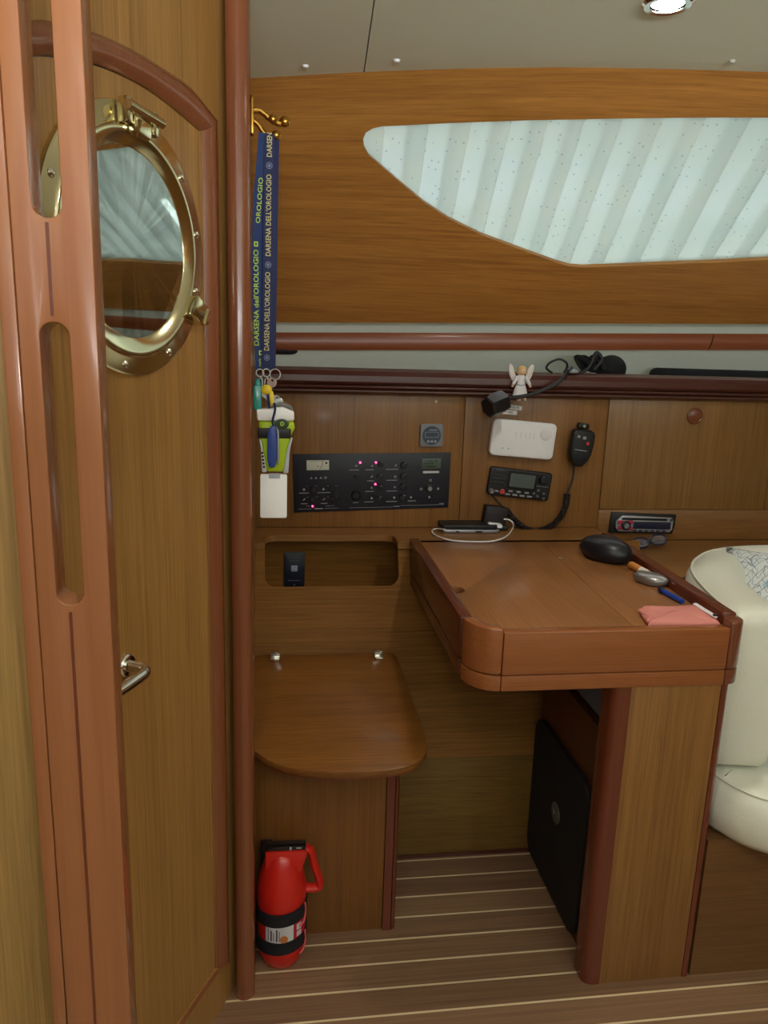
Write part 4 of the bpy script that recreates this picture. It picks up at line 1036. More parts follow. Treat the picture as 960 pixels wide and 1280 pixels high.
# ---- bundle on the shelf
t = thing('cable_bundle', (0.98, 2.17, 1.18), 'black strap and cable bundle lying on the shelf above the microphone', 'cables')
bm = NB()
for i in range(9):
    a0 = random.uniform(0, 6); cxp = 738 + random.uniform(-8, 16)
    pth = smooth_path([fp(cxp + 16 * cos(a0 + j * 1.3) * random.uniform(.5, 1), 455 + 9 * sin(a0 + j * 1.7), 2.15 + random.uniform(-.02, .02)) for j in range(5)], 6)
    tube(bm, pth, 0.005, 6, flat=(1, 1.8))
finish('straps', bm, blackm, t)
pth = smooth_path([fp(722, 468, 2.13), fp(735, 460, 2.13), fp(742, 446, 2.13), fp(747, 441, 2.13), fp(752, 450, 2.13), fp(742, 462, 2.13)], 6)
finish('belt', one(tube, pth, 0.004, 6, flat=(1.4, 1)), black, t)
t = thing('black_pouch', (1.05, 2.17, 1.18), 'rounded black pouch on the shelf right of the cable bundle', 'pouch')
q = fp(764, 458, 2.16)
finish('body', one(ball, (q.x, q.y, q.z - 0.008), 0.048, I4, 0, 14, (0.95, 0.7, 0.85)), blackm, t)
t = thing('dark_flat_pouch', (1.3, 2.2, 1.18), 'long dark flat pouch lying on the shelf above the locker door', 'pouch')
finish('body', prism(NB(), [(1.12, 2.15), (2.2, 2.15), (2.2, 2.25), (1.12, 2.25)], 1.1805, 1.252, bv=0.02, seg=3), mat('dark_navy_cloth', (16, 17, 24), 0.9), t)
# ---- phone stack, adapter, white cable
t = thing('smartphone', (0.52, 2.06, LEDGE), 'black phone in a dark case lying on the ledge behind the chart table', 'phone')
c0 = onZ(585, 664, LEDGE)
pM_ = Matrix.Translation((c0.x + 0.005, c0.y + 0.012, LEDGE)) @ RZ(-0.03)
finish('case', prism(NB(), rrect(0.165, 0.075, 0.01), 0.0, 0.010, bv=0.003, M=pM_, seg=3), mat('silver_bumper', (150, 150, 158), 0.3, 0.7), t)
finish('body', prism(NB(), rrect(0.162, 0.072, 0.01, cx=-0.004, cy=0.004), 0.0105, 0.022, bv=0.002, M=pM_, seg=2), black, t)
for x0, x1 in ((0.012, 0.030), (-0.045, -0.035)): finish('port', one(box, x0, x1, -0.0385, -0.0372, 0.003, 0.007, 0.0003, pM_), blackm, t)
t = thing('charging_adapter', onY(617, 655, WY), 'square black power adapter with white front on the ledge against the wall', 'adapter')
M = wf(616, 643, 632, 645, off=0.001)
finish('block', prism(NB(), rrect(27, 24, 1.5), 0, 14, bv=1.0, M=M), mat('adapter_dark', (30, 24, 26), 0.5), t)
finish('white_plug', prism(NB(), rrect(17, 5, 2, cx=-1, cy=-9), 14.05, 22, bv=1.0, M=M), white, t)
finish('dark_plug', prism(NB(), rrect(9, 6, 1, cx=11, cy=-11), 14.05, 20, bv=0.8, M=M), black, t)
def lp3(px, py, z=LEDGE + 0.004): return onZ(px, py, z)
cb_ = smooth_path([lp3(556, 662, LEDGE + .014), lp3(545, 661), lp3(540, 664), lp3(546, 670), lp3(565, 675.5), lp3(590, 677), lp3(615, 676.5), lp3(632, 671), lp3(640, 662), V(wp(641.5, 655, .07)), V(wp(637, 650, .06)), V(wp(630, 649, .05))], 6)
tag(finish('charging_cable', one(tube, cb_, 0.0023, 8), mat('white_cable', (232, 228, 224), 0.4)), 'white charging cable looping in front of the phone to the adapter', 'cable')
# ---- car stereo
t = thing('car_stereo', onY(802, 667, WY), 'black and silver car stereo set in the wall below the locker door', 'stereo')
M = wf(802, 653.5, 842, 654.5, off=0.0005)
finish('surround', prism(NB(), [(-40.5, -12.3), (38, -12), (40.5, -3), (40.5, 11.5), (-39.5, 12.3)], 0, 3, bv=0.8, M=M), black, t)
fo_ = [(-34, 2), (-28, 9), (-26, 9.3), (34, 8), (36, 5), (36, -6), (33, -9.5), (-30, -9.5), (-34, -5)]
sv = finish('fascia', prism(NB(), fo_, 3, 6, bv=0.7, M=M), mat('silver_plastic', (178, 182, 192), 0.3, 0.5), t)
finish('disc_slot', prism(NB(), rrect(56, 2.6, 1.2, cx=0, cy=5.6), 6, 6.3, M=M), blackm, sv)
finish('display', prism(NB(), rrect(46, 8.6, 0.6, cx=10, cy=-1.5), 6, 6.8, bv=0.2, M=M), mat('stereo_display', (34, 38, 62), 0.2), sv)
rd_ = mat('stereo_red', (176, 50, 76), 0.4)
for x, y in ((-29, 1.5), (-28, -5), (-17.5, 1.8), (-17.5, -5.5)): finish('red_key', prism(NB(), rrect(7.5, 4.6, 1, cx=x, cy=y), 6, 7, bv=0.3, M=M), rd_, sv)
finish('volume_knob', lathe(NB(), [(5.6, 6), (5.4, 8.5), (4.2, 9.2), (2.2, 9.0), (2.1, 9.8), (0, 9.9)], M @ T(-22.5, -2, 0), 24), black, sv)
finish('knob_cap', lathe(NB(), [(3.1, 9.0), (3.0, 9.9), (0, 10.3)], M @ T(-22.5, -2, 0), 20), mat('silver_button', (150, 152, 160), 0.3, 0.4), sv)
bm = NB()
for i in range(6): box(bm, -13 + i * 7.2, -8 + i * 7.2, -9, -6.8, 6, 6.8, 0.2, M)
prism(bm, circ(1.8, 12, 33, 5.5), 6, 6.9, M=M)
finish('preset_keys', bm, mat('key_dim2', (70, 74, 84), 0.4), sv)
# ---- eyeglasses standing on the right ledge
t = thing('eyeglasses', (1.1, 2.05, LZ2), 'folded reading glasses with dark blue frame below the car stereo', 'glasses')
GY = 2.07
go = onZ(810, 682, LZ2 + 0.012); GY = go.y
gM_ = frame(onY(810, 676.5, GY), (1, -0.0, 0.06), (0, -0.9, 0.42)) @ Matrix.Diagonal((0.0026,) * 3 + (1,))
fm_ = mat('navy_frame', (32, 32, 58), 0.3); lens_m = mat('lens_tint', (196, 196, 214), 0.05, 0.0, trans=0.9)
bm = NB(); 
for cx, cy in ((-9, -1.5), (12.5, 1.0)):
    pr_ = [(cx + 9 * (abs(cos(a)) ** .7) * (1 if cos(a) > 0 else -1), cy + 5.6 * (abs(sin(a)) ** .8) * (1 if sin(a) > 0 else -1), 0) for a in [2 * pi * i / 28 for i in range(28)]]
    tube(bm, pr_, 1.1, 6, gM_, closed=True)
tube(bm, [(-0.5, 0.5, 0), (1.6, 1.8, 0.6), (3.8, 1.6, 0)], 0.9, 6, gM_)
finish('frame', bm, fm_, t)
for cx, cy in ((-9, -1.5), (12.5, 1.0)):
    pr_ = [(cx + 8.6 * (abs(cos(a)) ** .7) * (1 if cos(a) > 0 else -1), cy + 5.2 * (abs(sin(a)) ** .8) * (1 if sin(a) > 0 else -1)) for a in [2 * pi * i / 28 for i in range(28)]]
    finish('lens', prism(NB(), pr_, -0.2, 0.2, M=gM_), lens_m, t)
for s, x in ((-1, -18), (1, 21.5)):
    finish('temple', one(tube, [(x, 1, 0), (x - s * 1, 1, -3), (x - s * 20, -1.5, -5 - 1.5 * s), (x - s * 36, -3, -6 - 1.5 * s)], 0.7, 6, gM_), fm_, t)
# ================================================================== ON THE TABLE
def tp(px, py, z=TZ): return onZ(px, py, z)
# black domed case leaning on the rail
q = tp(752, 700)
t = thing('black_dome_case', (q.x, q.y, TZ), 'large black oval domed case at the back corner of the chart table', 'case')
qc = onZ(757, 687, TZ + 0.024)
Mx = Matrix.Translation((qc.x, qc.y, TZ + 0.0005)) @ RZ(radians(-62))
finish('shell', lathe(NB(), [(0.0, 0.0), (0.80, 0.02), (0.98, 0.25), (1.0, 0.40), (0.94, 0.60), (0.80, 0.80), (0.5, 0.95), (0.2, 1.0), (0.0, 1.0)], Mx @ Matrix.Diagonal((0.074, 0.050, 0.058, 1)), 36), mat('black_satin', (22, 24, 30), 0.35), t)
# cork ended stick + silver oval + blue pen
a = tp(789, 706, TZ + .009); b = tp(801, 712.5, TZ + .009); c = tp(810, 717, TZ + .009)
t = thing('cigarette_holder', (a.x, a.y, TZ), 'short orange and white stick like a cigarette on the chart table', 'cigarette')
finish('filter', one(tube, [a, b], 0.0088, 14), mat('cork_orange', (204, 132, 60), 0.6, noise=0.1, nscale=300), t)
finish('paper', one(tube, [b + (c - b) * 0.02, c], 0.0082, 14), mat('paper_white', (228, 220, 210), 0.6), t)
q = tp(815, 731)
t = thing('silver_oval_case', (q.x, q.y, TZ), 'silver oval box beside the table rail between orange stick and blue pen', 'case')
Mx = Matrix.Translation((q.x, q.y + 0.01, TZ + 0.0005)) @ RZ(radians(-55))
finish('shell', lathe(NB(), [(0.0, 0.0), (0.8, 0.04), (0.97, 0.3), (1.0, 0.5), (0.95, 0.7), (0.75, 0.9), (0.4, 0.99), (0.0, 1.0)], Mx @ Matrix.Diagonal((0.042, 0.027, 0.024, 1)), 32), mat('brushed_silver', (150, 148, 146), 0.3, 0.7), t)
a = tp(829, 739, TZ + .006); b = tp(853, 752, TZ + .006)
t = thing('blue_pen', (a.x, a.y, TZ), 'blue pen end lying between silver oval case and pink pouch', 'pen')
finish('barrel', one(tube, [a, b], 0.0058, 10), mat('blue_plastic', (28, 66, 160), 0.3), t)
finish('cap', one(tube, [a + (a - b).normalized() * 0.012, a + (a - b).normalized() * 0.0005], 0.0064, 10), mat('dark_blue', (20, 30, 60), 0.4), t)
# pink pouch
t = thing('pink_pouch', (0.80, 1.34, TZ), 'pink cloth pouch with a white zip, at the front corner of the chart table', 'pouch')
out_px = [(801, 759), (806, 757.5), (835, 757), (866, 754), (873, 755), (880, 760), (910, 782), (905, 786), (860, 788), (826, 788), (815, 779), (803, 766)]
zz = TZ + 0.012
poly = [(onZ(x, y, zz).x, max(onZ(x, y, zz).y, 1.2935)) for x, y in out_px]
poly = [(min(x, 0.855 + (y - 1.31) * 0.06), y) for x, y in poly]
pink = mat('pink_cloth', (216, 136, 126), 0.8, noise=0.05, bump=0.2, nscale=60)
bm = NB(); cxm = sum(p[0] for p in poly) / len(poly); cym = sum(p[1] for p in poly) / len(poly)
sp_ = [(p.x, p.y) for p in smooth_path([(x, y, 0) for x, y in poly + [poly[0]]], 3)][:-1]
rings = []
for s, z in ((0.97, 0.0006), (1.0, 0.003), (0.995, 0.007), (0.94, 0.0115), (0.7, 0.014), (0.4, 0.0145)):
    rings.append([bm.verts.new((cxm + (x - cxm) * s, cym + (y - cym) * s, TZ + z + (0.0022 * sin(9 * i / len(sp_) * 2 * pi / 3) if 0.3 < s < 0.95 else 0))) for i, (x, y) in enumerate(sp_)])
for a_, b_ in zip(rings, rings[1:]):
    n = len(a_)
    for k in range(n): bm.faces.new((a_[k], a_[(k + 1) % n], b_[(k + 1) % n], b_[k]))
bm.faces.new(rings[0]); bm.faces.new(rings[-1])
finish('cloth', bm, pink, t, angle=70)
z0_ = [V((0, 0, 0)) + onZ(x, y, TZ + 0.0145) for x, y in ((801, 759.5), (812, 768), (822, 779), (827, 786))]
z0_ = [V((min(p.x, .86), max(p.y, 1.312), p.z - 0.006)) for p in z0_]
finish('seam_fold', one(tube, smooth_path(z0_, 5), 0.0055, 8, flat=(0.8, 1)), pink, t)
zp = [onZ(x, y, TZ + 0.016) for x, y in ((869, 755), (880, 762), (893, 770), (908, 779))]
zp = [V((min(p.x, 0.857 + (p.y - 1.31) * 0.05), max(p.y, 1.303), p.z)) for p in zp]
finish('zip', one(tube, smooth_path(zp, 5), 0.0042, 8, flat=(0.6, 1.3)), mat('zip_white', (230, 222, 224), 0.6), t)
e_ = zp[-1]
finish('zip_pull', one(box, e_.x - 0.006, e_.x + 0.003, e_.y - 0.001, e_.y + 0.006, e_.z + 0.001, e_.z + 0.005, 0.0008), black, t)
# ================================================================== FIRE EXTINGUISHER
fx = onZ(350, 1205, 0); EX = V((fx.x + 0.003, 1.405, 0.0))
t = thing('fire_extinguisher', EX, 'red fire extinguisher with two black straps standing on the floor by the seat box', 'fire extinguisher')
eM = Matrix.Translation(EX)
zt0 = onY(362, 1060, 1.40).z
HS = zt0 / 0.300
prof = [(0.030, 0.0005), (0.038, 0.004), (0.043, 0.015), (0.050, 0.035), (0.0515, 0.05), (0.0515, 0.168), (0.0525, 0.172), (0.0525, 0.195), (0.051, 0.21), (0.046, 0.235), (0.038, 0.262), (0.030, 0.282), (0.022, 0.292), (0.016, 0.296)]
finish('body', lathe(NB(), [(r, z * HS) for r, z in prof], eM, 40), red, t)
hz = 0.30 * HS
# shoulder block leading to the handle
bm = NB()
prism(bm, [(-0.034, -0.052), (0.040, -0.05), (0.052, -0.006), (0.050, 0.002), (-0.034, 0.002)], -0.006, 0.022, bv=0.004, M=eM @ T(0, 0, hz) @ Matrix.Rotation(pi / 2, 4, 'X'))
finish('shoulder', bm, red, t)
hp = smooth_path([(0.044, 0, -0.004), (0.060, 0, -0.012), (0.068, 0, -0.045), (0.080, 0, -0.085), (0.078, 0, -0.100), (0.066, 0, -0.102), (0.048, 0, -0.100)], 5)
finish('handle', one(tube, hp, 0.0085, 10, eM @ T(0, 0, hz), flat=(1.0, 1.4)), red, t)
bm = NB(); box(bm, -0.034, 0.050, -0.018, 0.004, 0.0025, 0.0135, 0.003, eM @ T(0, 0, hz))
lv = finish('lever', bm, mat('black_gloss', (14, 14, 16), 0.2, coat=0.5), t)
bm = NB(); box(bm, 0.016, 0.020, -0.0186, -0.0182, 0.005, 0.012, M=eM @ T(0, 0, hz)); box(bm, 0.030, 0.040, -0.0186, -0.0182, 0.007, 0.010, M=eM @ T(0, 0, hz))
finish('marking', bm, lettering_m, lv)
def cyl_strip(bm, r, a0, a1, zf0, zf1, th=0.0012, n=26):
    A_ = []
    for i in range(n + 1):
        a = lerp(a0, a1, i / n); z0, z1 = zf0(a), zf1(a)
        A_.append([bm.verts.new(eM @ V((rr * cos(a), rr * sin(a), z))) for rr, z in ((r, z0), (r + th, z0), (r + th, z1), (r, z1))])
    for p, q in zip(A_, A_[1:]):
        for k in range(4): bm.faces.new((p[k], p[(k + 1) % 4], q[(k + 1) % 4], q[k]))
    bm.faces.new(A_[0]); bm.faces.new(A_[-1])
for zc in (0.148, 0.073):
    bm = NB(); cyl_strip(bm, 0.0516, 0, 2 * pi, lambda a: zc * HS - 0.0145 + 0.004 * cos(a), lambda a: zc * HS + 0.0145 + 0.004 * cos(a), 0.0028, 48)
    finish('strap', bm, mat('black_webbing', (16, 18, 24), 0.75, bump=0.3, nscale=300), t)
lb = NB(); cyl_strip(lb, 0.0516, radians(-128), radians(-62), lambda a: 0.089 * HS, lambda a: 0.132 * HS)
lbl = finish('instruction_label', lb, mat('label_white', (206, 204, 208), 0.5), t)
lb = NB(); cyl_strip(lb, 0.0517, radians(-61), radians(-22), lambda a: 0.089 * HS, lambda a: 0.134 * HS)
r2_ = finish('warning_label', lb, mat('label_red', (176, 24, 40), 0.5), t)
bm = NB()
for i in range(5):
    a = radians(-122 + i * 6.5); cyl_strip(bm, 0.0529, a, a + 0.03 * (1 + i % 2), lambda a: 0.093 * HS, lambda a: (0.125 - 0.004 * (i % 3)) * HS, 0.0003, 3)
finish('small_print', bm, mat('print_dark', (60, 60, 76), 0.6), lbl)
am = radians(-85)
finish('round_seal', lathe(NB(), [(0.0085, 0), (0.0085, 0.0012), (0, 0.0013)], frame(EX + V((0.0527 * cos(am), 0.0527 * sin(am), 0.099 * HS)), (-sin(am), cos(am), 0), (cos(am), sin(am), 0)), 20), mat('seal_orange', (190, 112, 60), 0.6), lbl)
bm = NB()
for k, (zz0, zz1) in enumerate(((0.095, 0.108), (0.112, 0.128))):
    cyl_strip(bm, 0.053, radians(-54), radians(-40), lambda a: zz0 * HS, lambda a: zz1 * HS, 0.0004, 5)
finish('pictogram', bm, mat('label_white', (206, 204, 208), 0.5), r2_)
for zc in (0.148, 0.073):
    bm = NB(); tube(bm, smooth_path([(0.056 * cos(a_), 0.056 * sin(a_), zc * HS + dz) for a_, dz in ((radians(-30), 0.022), (radians(-26), 0.0), (radians(-34), -0.02), (radians(-48), -0.024))], 4), 0.0018, 6, eM)
    finish('buckle', bm, mat('pink_red_clip', (226, 96, 96), 0.4), t)
finish('bracket', one(box, -0.045, -0.020, 0.030, 0.054, 0.0, 0.25, 0.002, eM), black, t)
# ================================================================== HOOK AND LANYARDS
HY = 1.36
def hp_(px, py, d=0.0): return onY(px, py, HY - d)
sw0 = hp_(313, 145)
t = thing('brass_coat_hook', (-0.047, HY, sw0.z), 'brass double coat hook on the corner post holding the lanyards', 'hook')
M = frame((-0.0445 - 0.0035, HY, hp_(316, 145).z), (0, 1, 0), (1, 0, 0))
finish('back_plate', prism(NB(), rrect(0.016, 0.060, 0.005), 0, 0.005, bv=0.0015, M=M), brass_dk, t)
up_ = smooth_path([hp_(316, 138), hp_(326, 139), hp_(337, 148), hp_(346, 154), hp_(352, 154), hp_(355, 151)], 5)
finish('upper_arm', one(tube, up_, 0.0048, 10), brass_dk, t)
q = hp_(356, 152); finish('knob', one(ball, (q.x, q.y, q.z), 0.0085, I4, 0, 10), brass_dk, t)
lw_ = smooth_path([hp_(316, 150), hp_(323, 156), hp_(330, 166), hp_(338, 172), hp_(343, 170)], 5)
finish('lower_arm', one(tube, lw_, 0.0042, 10), brass_dk, t)
q = hp_(345, 169); finish('knob', one(ball, (q.x, q.y, q.z), 0.0075, I4, 0, 10), brass_dk, t)
q = hp_(341, 149, 0.012); finish('knob', one(ball, (q.x, q.y, q.z), 0.0072, I4, 0, 10), brass_dk, t)
blue_s = mat('blue_webbing', (20, 30, 76), 0.7, bump=0.3, nscale=350); blue_l = mat('blue_webbing_bright', (18, 46, 98), 0.7, bump=0.3, nscale=350)
lime = mat('lime_print', (178, 204, 60), 0.6); cream = mat('cream_print', (196, 186, 130), 0.6)
def strap(bm, cl, w, th=0.0012, tw=None):
    rings = []
    for i, p in enumerate(cl):
        a_ = (tw[i] if tw else 0)
        s = V((cos(a_), sin(a_), 0)) * w / 2; d = V((-sin(a_), cos(a_), 0)) * th / 2
        rings.append([bm.verts.new(p - s - d), bm.verts.new(p + s - d), bm.verts.new(p + s + d), bm.verts.new(p - s + d)])
    for a, b in zip(rings, rings[1:]):
        for k in range(4): bm.faces.new((a[k], a[(k + 1) % 4], b[(k + 1) % 4], b[k]))
    bm.faces.new(rings[0]); bm.faces.new(rings[-1])
    return bm
def vtext(s, a, b, size, depth_off, m, parent, up=True, sx=1.0, name='lettering'):
    """text running along the strap from pixel a to pixel b (both on the lanyard plane)"""
    A_ = hp_(*a, depth_off); B_ = hp_(*b, depth_off)
    d = (B_ - A_); M_ = frame((A_ + B_) / 2, d, (0, -1, 0))
    bm = NB(); text(bm, s, size, M_, 0.0002)
    # fit the length
    inv = M_.inverted(); xs = [(inv @ v.co).x for v in bm.verts]; k = d.length / (max(xs) - min(xs)); mid = (max(xs) + min(xs)) / 2
    for v in bm.verts:
        l = inv @ v.co; l.x = (l.x - mid) * k; v.co = M_ @ l
    return finish(name, bm, m, parent, smooth=False)
# lanyard with cream lettering (front)
t1 = thing('lanyard', hp_(335, 460), 'dark blue lanyard with cream lettering hanging at the right of the brass hook', 'lanyard', None)
cl1 = [hp_(337, 168, .006), hp_(336.5, 200, .009), hp_(336, 250, .010), hp_(335, 320, .010), hp_(334, 390, .010), hp_(333, 462, .010)]
finish('strap', strap(NB(), cl1, 0.0165), blue_s, t1)
cl1b = [p + V((0.0085, 0.005, 0)) for p in cl1]
finish('rear_strap', strap(NB(), cl1b, 0.0155, tw=[0.5] * 6), blue_s, t1)
for a, b, s in (((332.3, 457 - 52), (331, 352), None),): pass
vtext("DARSENA DELL'OROLOGIO", (333.5, 438), (335, 340), 0.0118, .0114, cream, t1)
vtext("DARSENA DELL'OROLOGIO", (335.5, 320), (336.5, 218), 0.0118, .0112, cream, t1)
vtext("DARSEN", (337.0, 196), (337.4, 166), 0.0118, .0100, cream, t1)
for px_, py_ in ((335.3, 331), (336.6, 207), (333.6, 447)):
    q = hp_(px_, py_, .0112)
    finish('round_emblem', prism(NB(), circ(0.0052, 20), 0, 0.0003, holes=[circ(0.0040, 16)], M=frame(q, (1, 0, 0), (0, -1, 0))), mat('emblem_blue_grey', (110, 120, 150), 0.6), t1)
    finish('round_emblem', prism(NB(), circ(0.0026, 12), 0, 0.0003, M=frame(q, (1, 0, 0), (0, -1, 0))), mat('emblem_blue_grey', (110, 120, 150), 0.6), t1)
# lanyard with lime lettering (left, twisted)
t2 = thing('lanyard', hp_(322, 460), 'brighter blue lanyard with lime lettering hanging in two strands beside the post', 'lanyard', None)
cl2 = [hp_(329, 166, .004), hp_(326, 205, .006), hp_(322, 250, .006), hp_(320, 320, .006), hp_(321, 390, .006), hp_(325, 460, .006)]
finish('strap', strap(NB(), cl2, 0.0150), blue_l, t2)
cl3 = [hp_(331, 166, .002), hp_(329, 250, .003), hp_(327, 330, .0035), hp_(326, 400, .004), hp_(325, 462, .004)]
finish('rear_strap', strap(NB(), cl3, 0.0150), blue_l, t2)
vtext("OROLOGIO", (322.6, 279), (326.5, 222), 0.0105, .0074, lime, t2)
vtext("DARSENA dell'OROLOGIO", (321.0, 432), (320.2, 312), 0.0118, .0074, lime, t2)
q = hp_(320, 305, .0072); finish('square_emblem', prism(NB(), rrect(0.007, 0.008, 0.0012), 0, 0.0003, holes=[rrect(0.0032, 0.004, 0.0006)], M=frame(q, (1, 0, 0), (0, -1, 0))), lime, t2)
q = hp_(326.3, 441, .0085); finish('square_emblem', prism(NB(), rrect(0.007, 0.008, 0.0012), 0, 0.0003, holes=[rrect(0.0032, 0.004, 0.0006)], M=frame(q, (1, 0, 0), (0, -1, 0))), lime, t2)
vtext("scarlo", (324.8, 458), (324.8, 448), 0.006, .0074, lime, t2)
# swivel clips
for px_, d_, par in ((325, .008, t2), (333, .012, t1)):
    o_1 = hp_(px_, 466, d_)
    bm = NB(); tube(bm, [o_1 + V((0.0065 * cos(a), 0, 0.0065 * sin(a))) for a in [2 * pi * i / 16 for i in range(16)]], 0.0013, 6, closed=True)
    tube(bm, smooth_path([o_1 + V((0, 0, -0.006)), o_1 + V((0.004, 0, -0.014)), o_1 + V((0.003, 0, -0.024)), o_1 + V((-0.003, 0, -0.022)), o_1 + V((-0.002, 0, -0.010))], 4), 0.0016, 6)
    finish('swivel_clip', bm, steel, par)
o_1 = hp_(344, 468, .008)
tk = thing('key_ring', o_1, 'steel key ring with keys hanging below the lanyard clips', 'keys')
bm = NB(); tube(bm, [o_1 + V((0.009 * cos(a), 0.002 * sin(a), 0.009 * sin(a))) for a in [2 * pi * i / 20 for i in range(20)]], 0.0012, 6, closed=True)
finish('ring', bm, steel, tk)
def key(px_, py_, ang, m, L_=0.034):
    q = hp_(px_, py_, .012); Mk = frame(q, (cos(ang), 0, sin(ang)), (0, -1, 0))
    bm = NB(); prism(bm, circ(0.0085, 20), 0, 0.002, holes=[circ(0.0025, 10, 0.004, 0)], M=Mk)
    prism(bm, [(-0.008, 0.0028), (-0.008 - L_, 0.0028), (-0.010 - L_, 0), (-0.008 - L_, -0.0028), (-0.02 - L_ * .4, -0.0028), (-0.02 - L_ * .3, -0.0012), (-0.02 - L_ * .1, -0.0028), (-0.008, -0.0028)], 0.0003, 0.0017, M=Mk)
    finish('key', bm, m, tk)
key(340, 478, radians(78), mat('dark_bronze', (110, 92, 84), 0.3, 0.8)); key(333, 492, radians(100), steel, 0.03); key(345, 500, radians(60), steel, 0.012)
# teal float and yellow tag
q = hp_(322, 497, .016)
t3 = thing('teal_key_float', q, 'translucent teal key fob at the left of the hanging keys', 'key fob')
finish('body', prism(NB(), rrect(0.014, 0.044, 0.005), -0.004, 0.004, bv=0.002, M=frame(q, (1, 0, 0), (0, -1, 0)), seg=3), mat('teal_plastic', (26, 138, 128), 0.25, coat=0.4), t3)
finish('cap', lathe(NB(), [(0.0055, 0), (0.005, 0.006), (0.002, 0.010), (0, 0.010)], T(q.x, q.y, q.z + 0.022), 14), mat('teal_plastic', (26, 138, 128)), t3)
q = hp_(333, 487, .020)
t4 = thing('yellow_key_tag', q, 'yellow key tag with blue strip hanging among the keys', 'key tag')
finish('disc', one(ball, (q.x, q.y, q.z), 0.0085, I4, 0, 10, (1.1, 0.5, 1)), mat('yellow_plastic', (226, 196, 30), 0.4), t4)
q = hp_(340, 500, .020)
finish('tab', prism(NB(), rrect(0.0075, 0.030, 0.002), -0.002, 0.002, bv=0.0008, M=frame(q, (cos(0.12), 0, sin(0.12)), (0, -1, 0))), mat('yellow_plastic', (226, 196, 30), 0.4), t4)
q = hp_(336, 502, .020)
finish('blue_strip', prism(NB(), rrect(0.0055, 0.026, 0.001), -0.001, 0.001, M=frame(q, (cos(0.1), 0, sin(0.1)), (0, -1, 0))), blue_s, t4)
# small round watch-like fob
q = hp_(348, 503, .010)
t5 = thing('round_metal_fob', q, 'small round silver fob behind the keys above the rescue light', 'fob')
finish('case', lathe(NB(), [(0.0085, 0), (0.0085, 0.003), (0.007, 0.0045), (0, 0.0045)], frame(q, (1, 0, 0), (0, -1, 0)), 22), mat('fob_silver', (170, 174, 172), 0.3, 0.6), t5)
# lime rescue torch
rt = thing('rescue_light', hp_(343, 592, 0), 'lime green rescue torch with white reflective head and black band hanging below keys', 'torch')
KH = (hp_(363, 550) - hp_(343, 550)).length / 20
RM = frame(hp_(343, 552, .014), hp_(363, 552.3, .014) - hp_(343, 552, .014), (0, -1, 0)) @ Matrix.Diagonal((KH, KH, KH, 1))
limeg = mat('lime_plastic', (176, 206, 28), 0.4); greyc = mat('grey_cap', (112, 110, 106), 0.4); refl = mat('retro_white', (250, 250, 250), 0.35)
finish('body', prism(NB(), [(-19, 18), (-19.5, 26), (24, 26), (25, 18), (20, 8), (18, -4), (16, -20), (13, -37), (-10, -37), (-13, -20), (-15, -4), (-17, 8)], -9, 9, bv=4, M=RM, seg=4), limeg, rt)
finish('reflective_head', prism(NB(), [(-21, 26.5), (-22, 40), (-8, 41), (10, 44), (24, 38), (24.5, 27), (10, 26)], -10, 9.5, bv=2.5, M=RM, seg=3), refl, rt)
finish('cap', prism(NB(), [(-6, 41.5), (-2, 47), (8, 50), (20, 45), (24, 39), (10, 44.5)], -7, 7, bv=1.2, M=RM), greyc, rt)
finish('belt', prism(NB(), [(-20.5, 5), (-20, 18), (20.5, 18), (20, 5)], -10.5, 10.5, bv=2, M=RM, seg=3), black, rt)
finish('switch_pad', prism(NB(), circ(8.5, 28, 9, 23, 6.5), 9.4, 11, bv=0.6, M=RM), mat('dark_green_pad', (46, 70, 40), 0.5), rt)
finish('switch_ring', prism(NB(), circ(2.6, 20, 9.5, 23.5), 11, 11.8, holes=[circ(1.4, 16, 9.5, 23.5)], M=RM), limeg, rt)
finish('side_guard', prism(NB(), [(20.2, 6), (22.5, 6), (19.5, -6), (18.4, -20), (17.2, -38), (11, -38), (13.5, -20), (16.5, -4)], 4.5, 10.5, bv=1, M=RM), mat('light_grey_guard', (196, 200, 208), 0.4), rt)
finish('side_guard', prism(NB(), [(-18.5, 5), (-15.5, 2), (-13.5, -12), (-11, -26), (-9.5, -37), (-15, -37), (-16, -20), (-16.5, -8)], 4.5, 10.5, bv=1, M=RM), mat('light_grey_guard', (196, 200, 208), 0.4), rt)
bm = NB()
for i in range(5): box(bm, -16 + i * 0.5, -13.5 + i * 0.5, -14 - i * 4.4, -11.5 - i * 4.4, 10.4, 11.2, 0.3, RM)
finish('guard_slots', bm, blackm, rt)
# penknife / blue fob in front
bk_ = thing('blue_folding_fob', hp_(341, 580, .03), 'slim blue and silver oblong fob hanging in front of the lime torch', 'fob')
RM2 = RM @ T(0, 0, 0)
finish('body', prism(NB(), [(-7, -29), (-8.5, -20), (-8.5, 10), (-6.5, 18), (-3, 22), (2, 22), (3, 10), (3, -20), (1, -29), (-3, -31)], 12.2, 17, bv=1.3, M=RM2, seg=3), mat('fob_blue', (36, 66, 150), 0.35, coat=0.3), bk_)
finish('silver_side', prism(NB(), [(3.3, -27), (3.3, 12), (2.5, 21), (5.5, 14), (6.4, 0), (6.4, -20), (5, -27)], 12.2, 16.5, bv=1, M=RM2, seg=2), mat('fob_silver', (170, 174, 172)), bk_)
finish('strap_loop', one(tube, smooth_path([(-1, 21, 14.5), (-2, 28, 14), (0, 36, 13), (1, 42, 12), (0, 48, 9)], 4), 2.0, 8, RM2, flat=(1.6, 0.7)), blue_s, bk_)
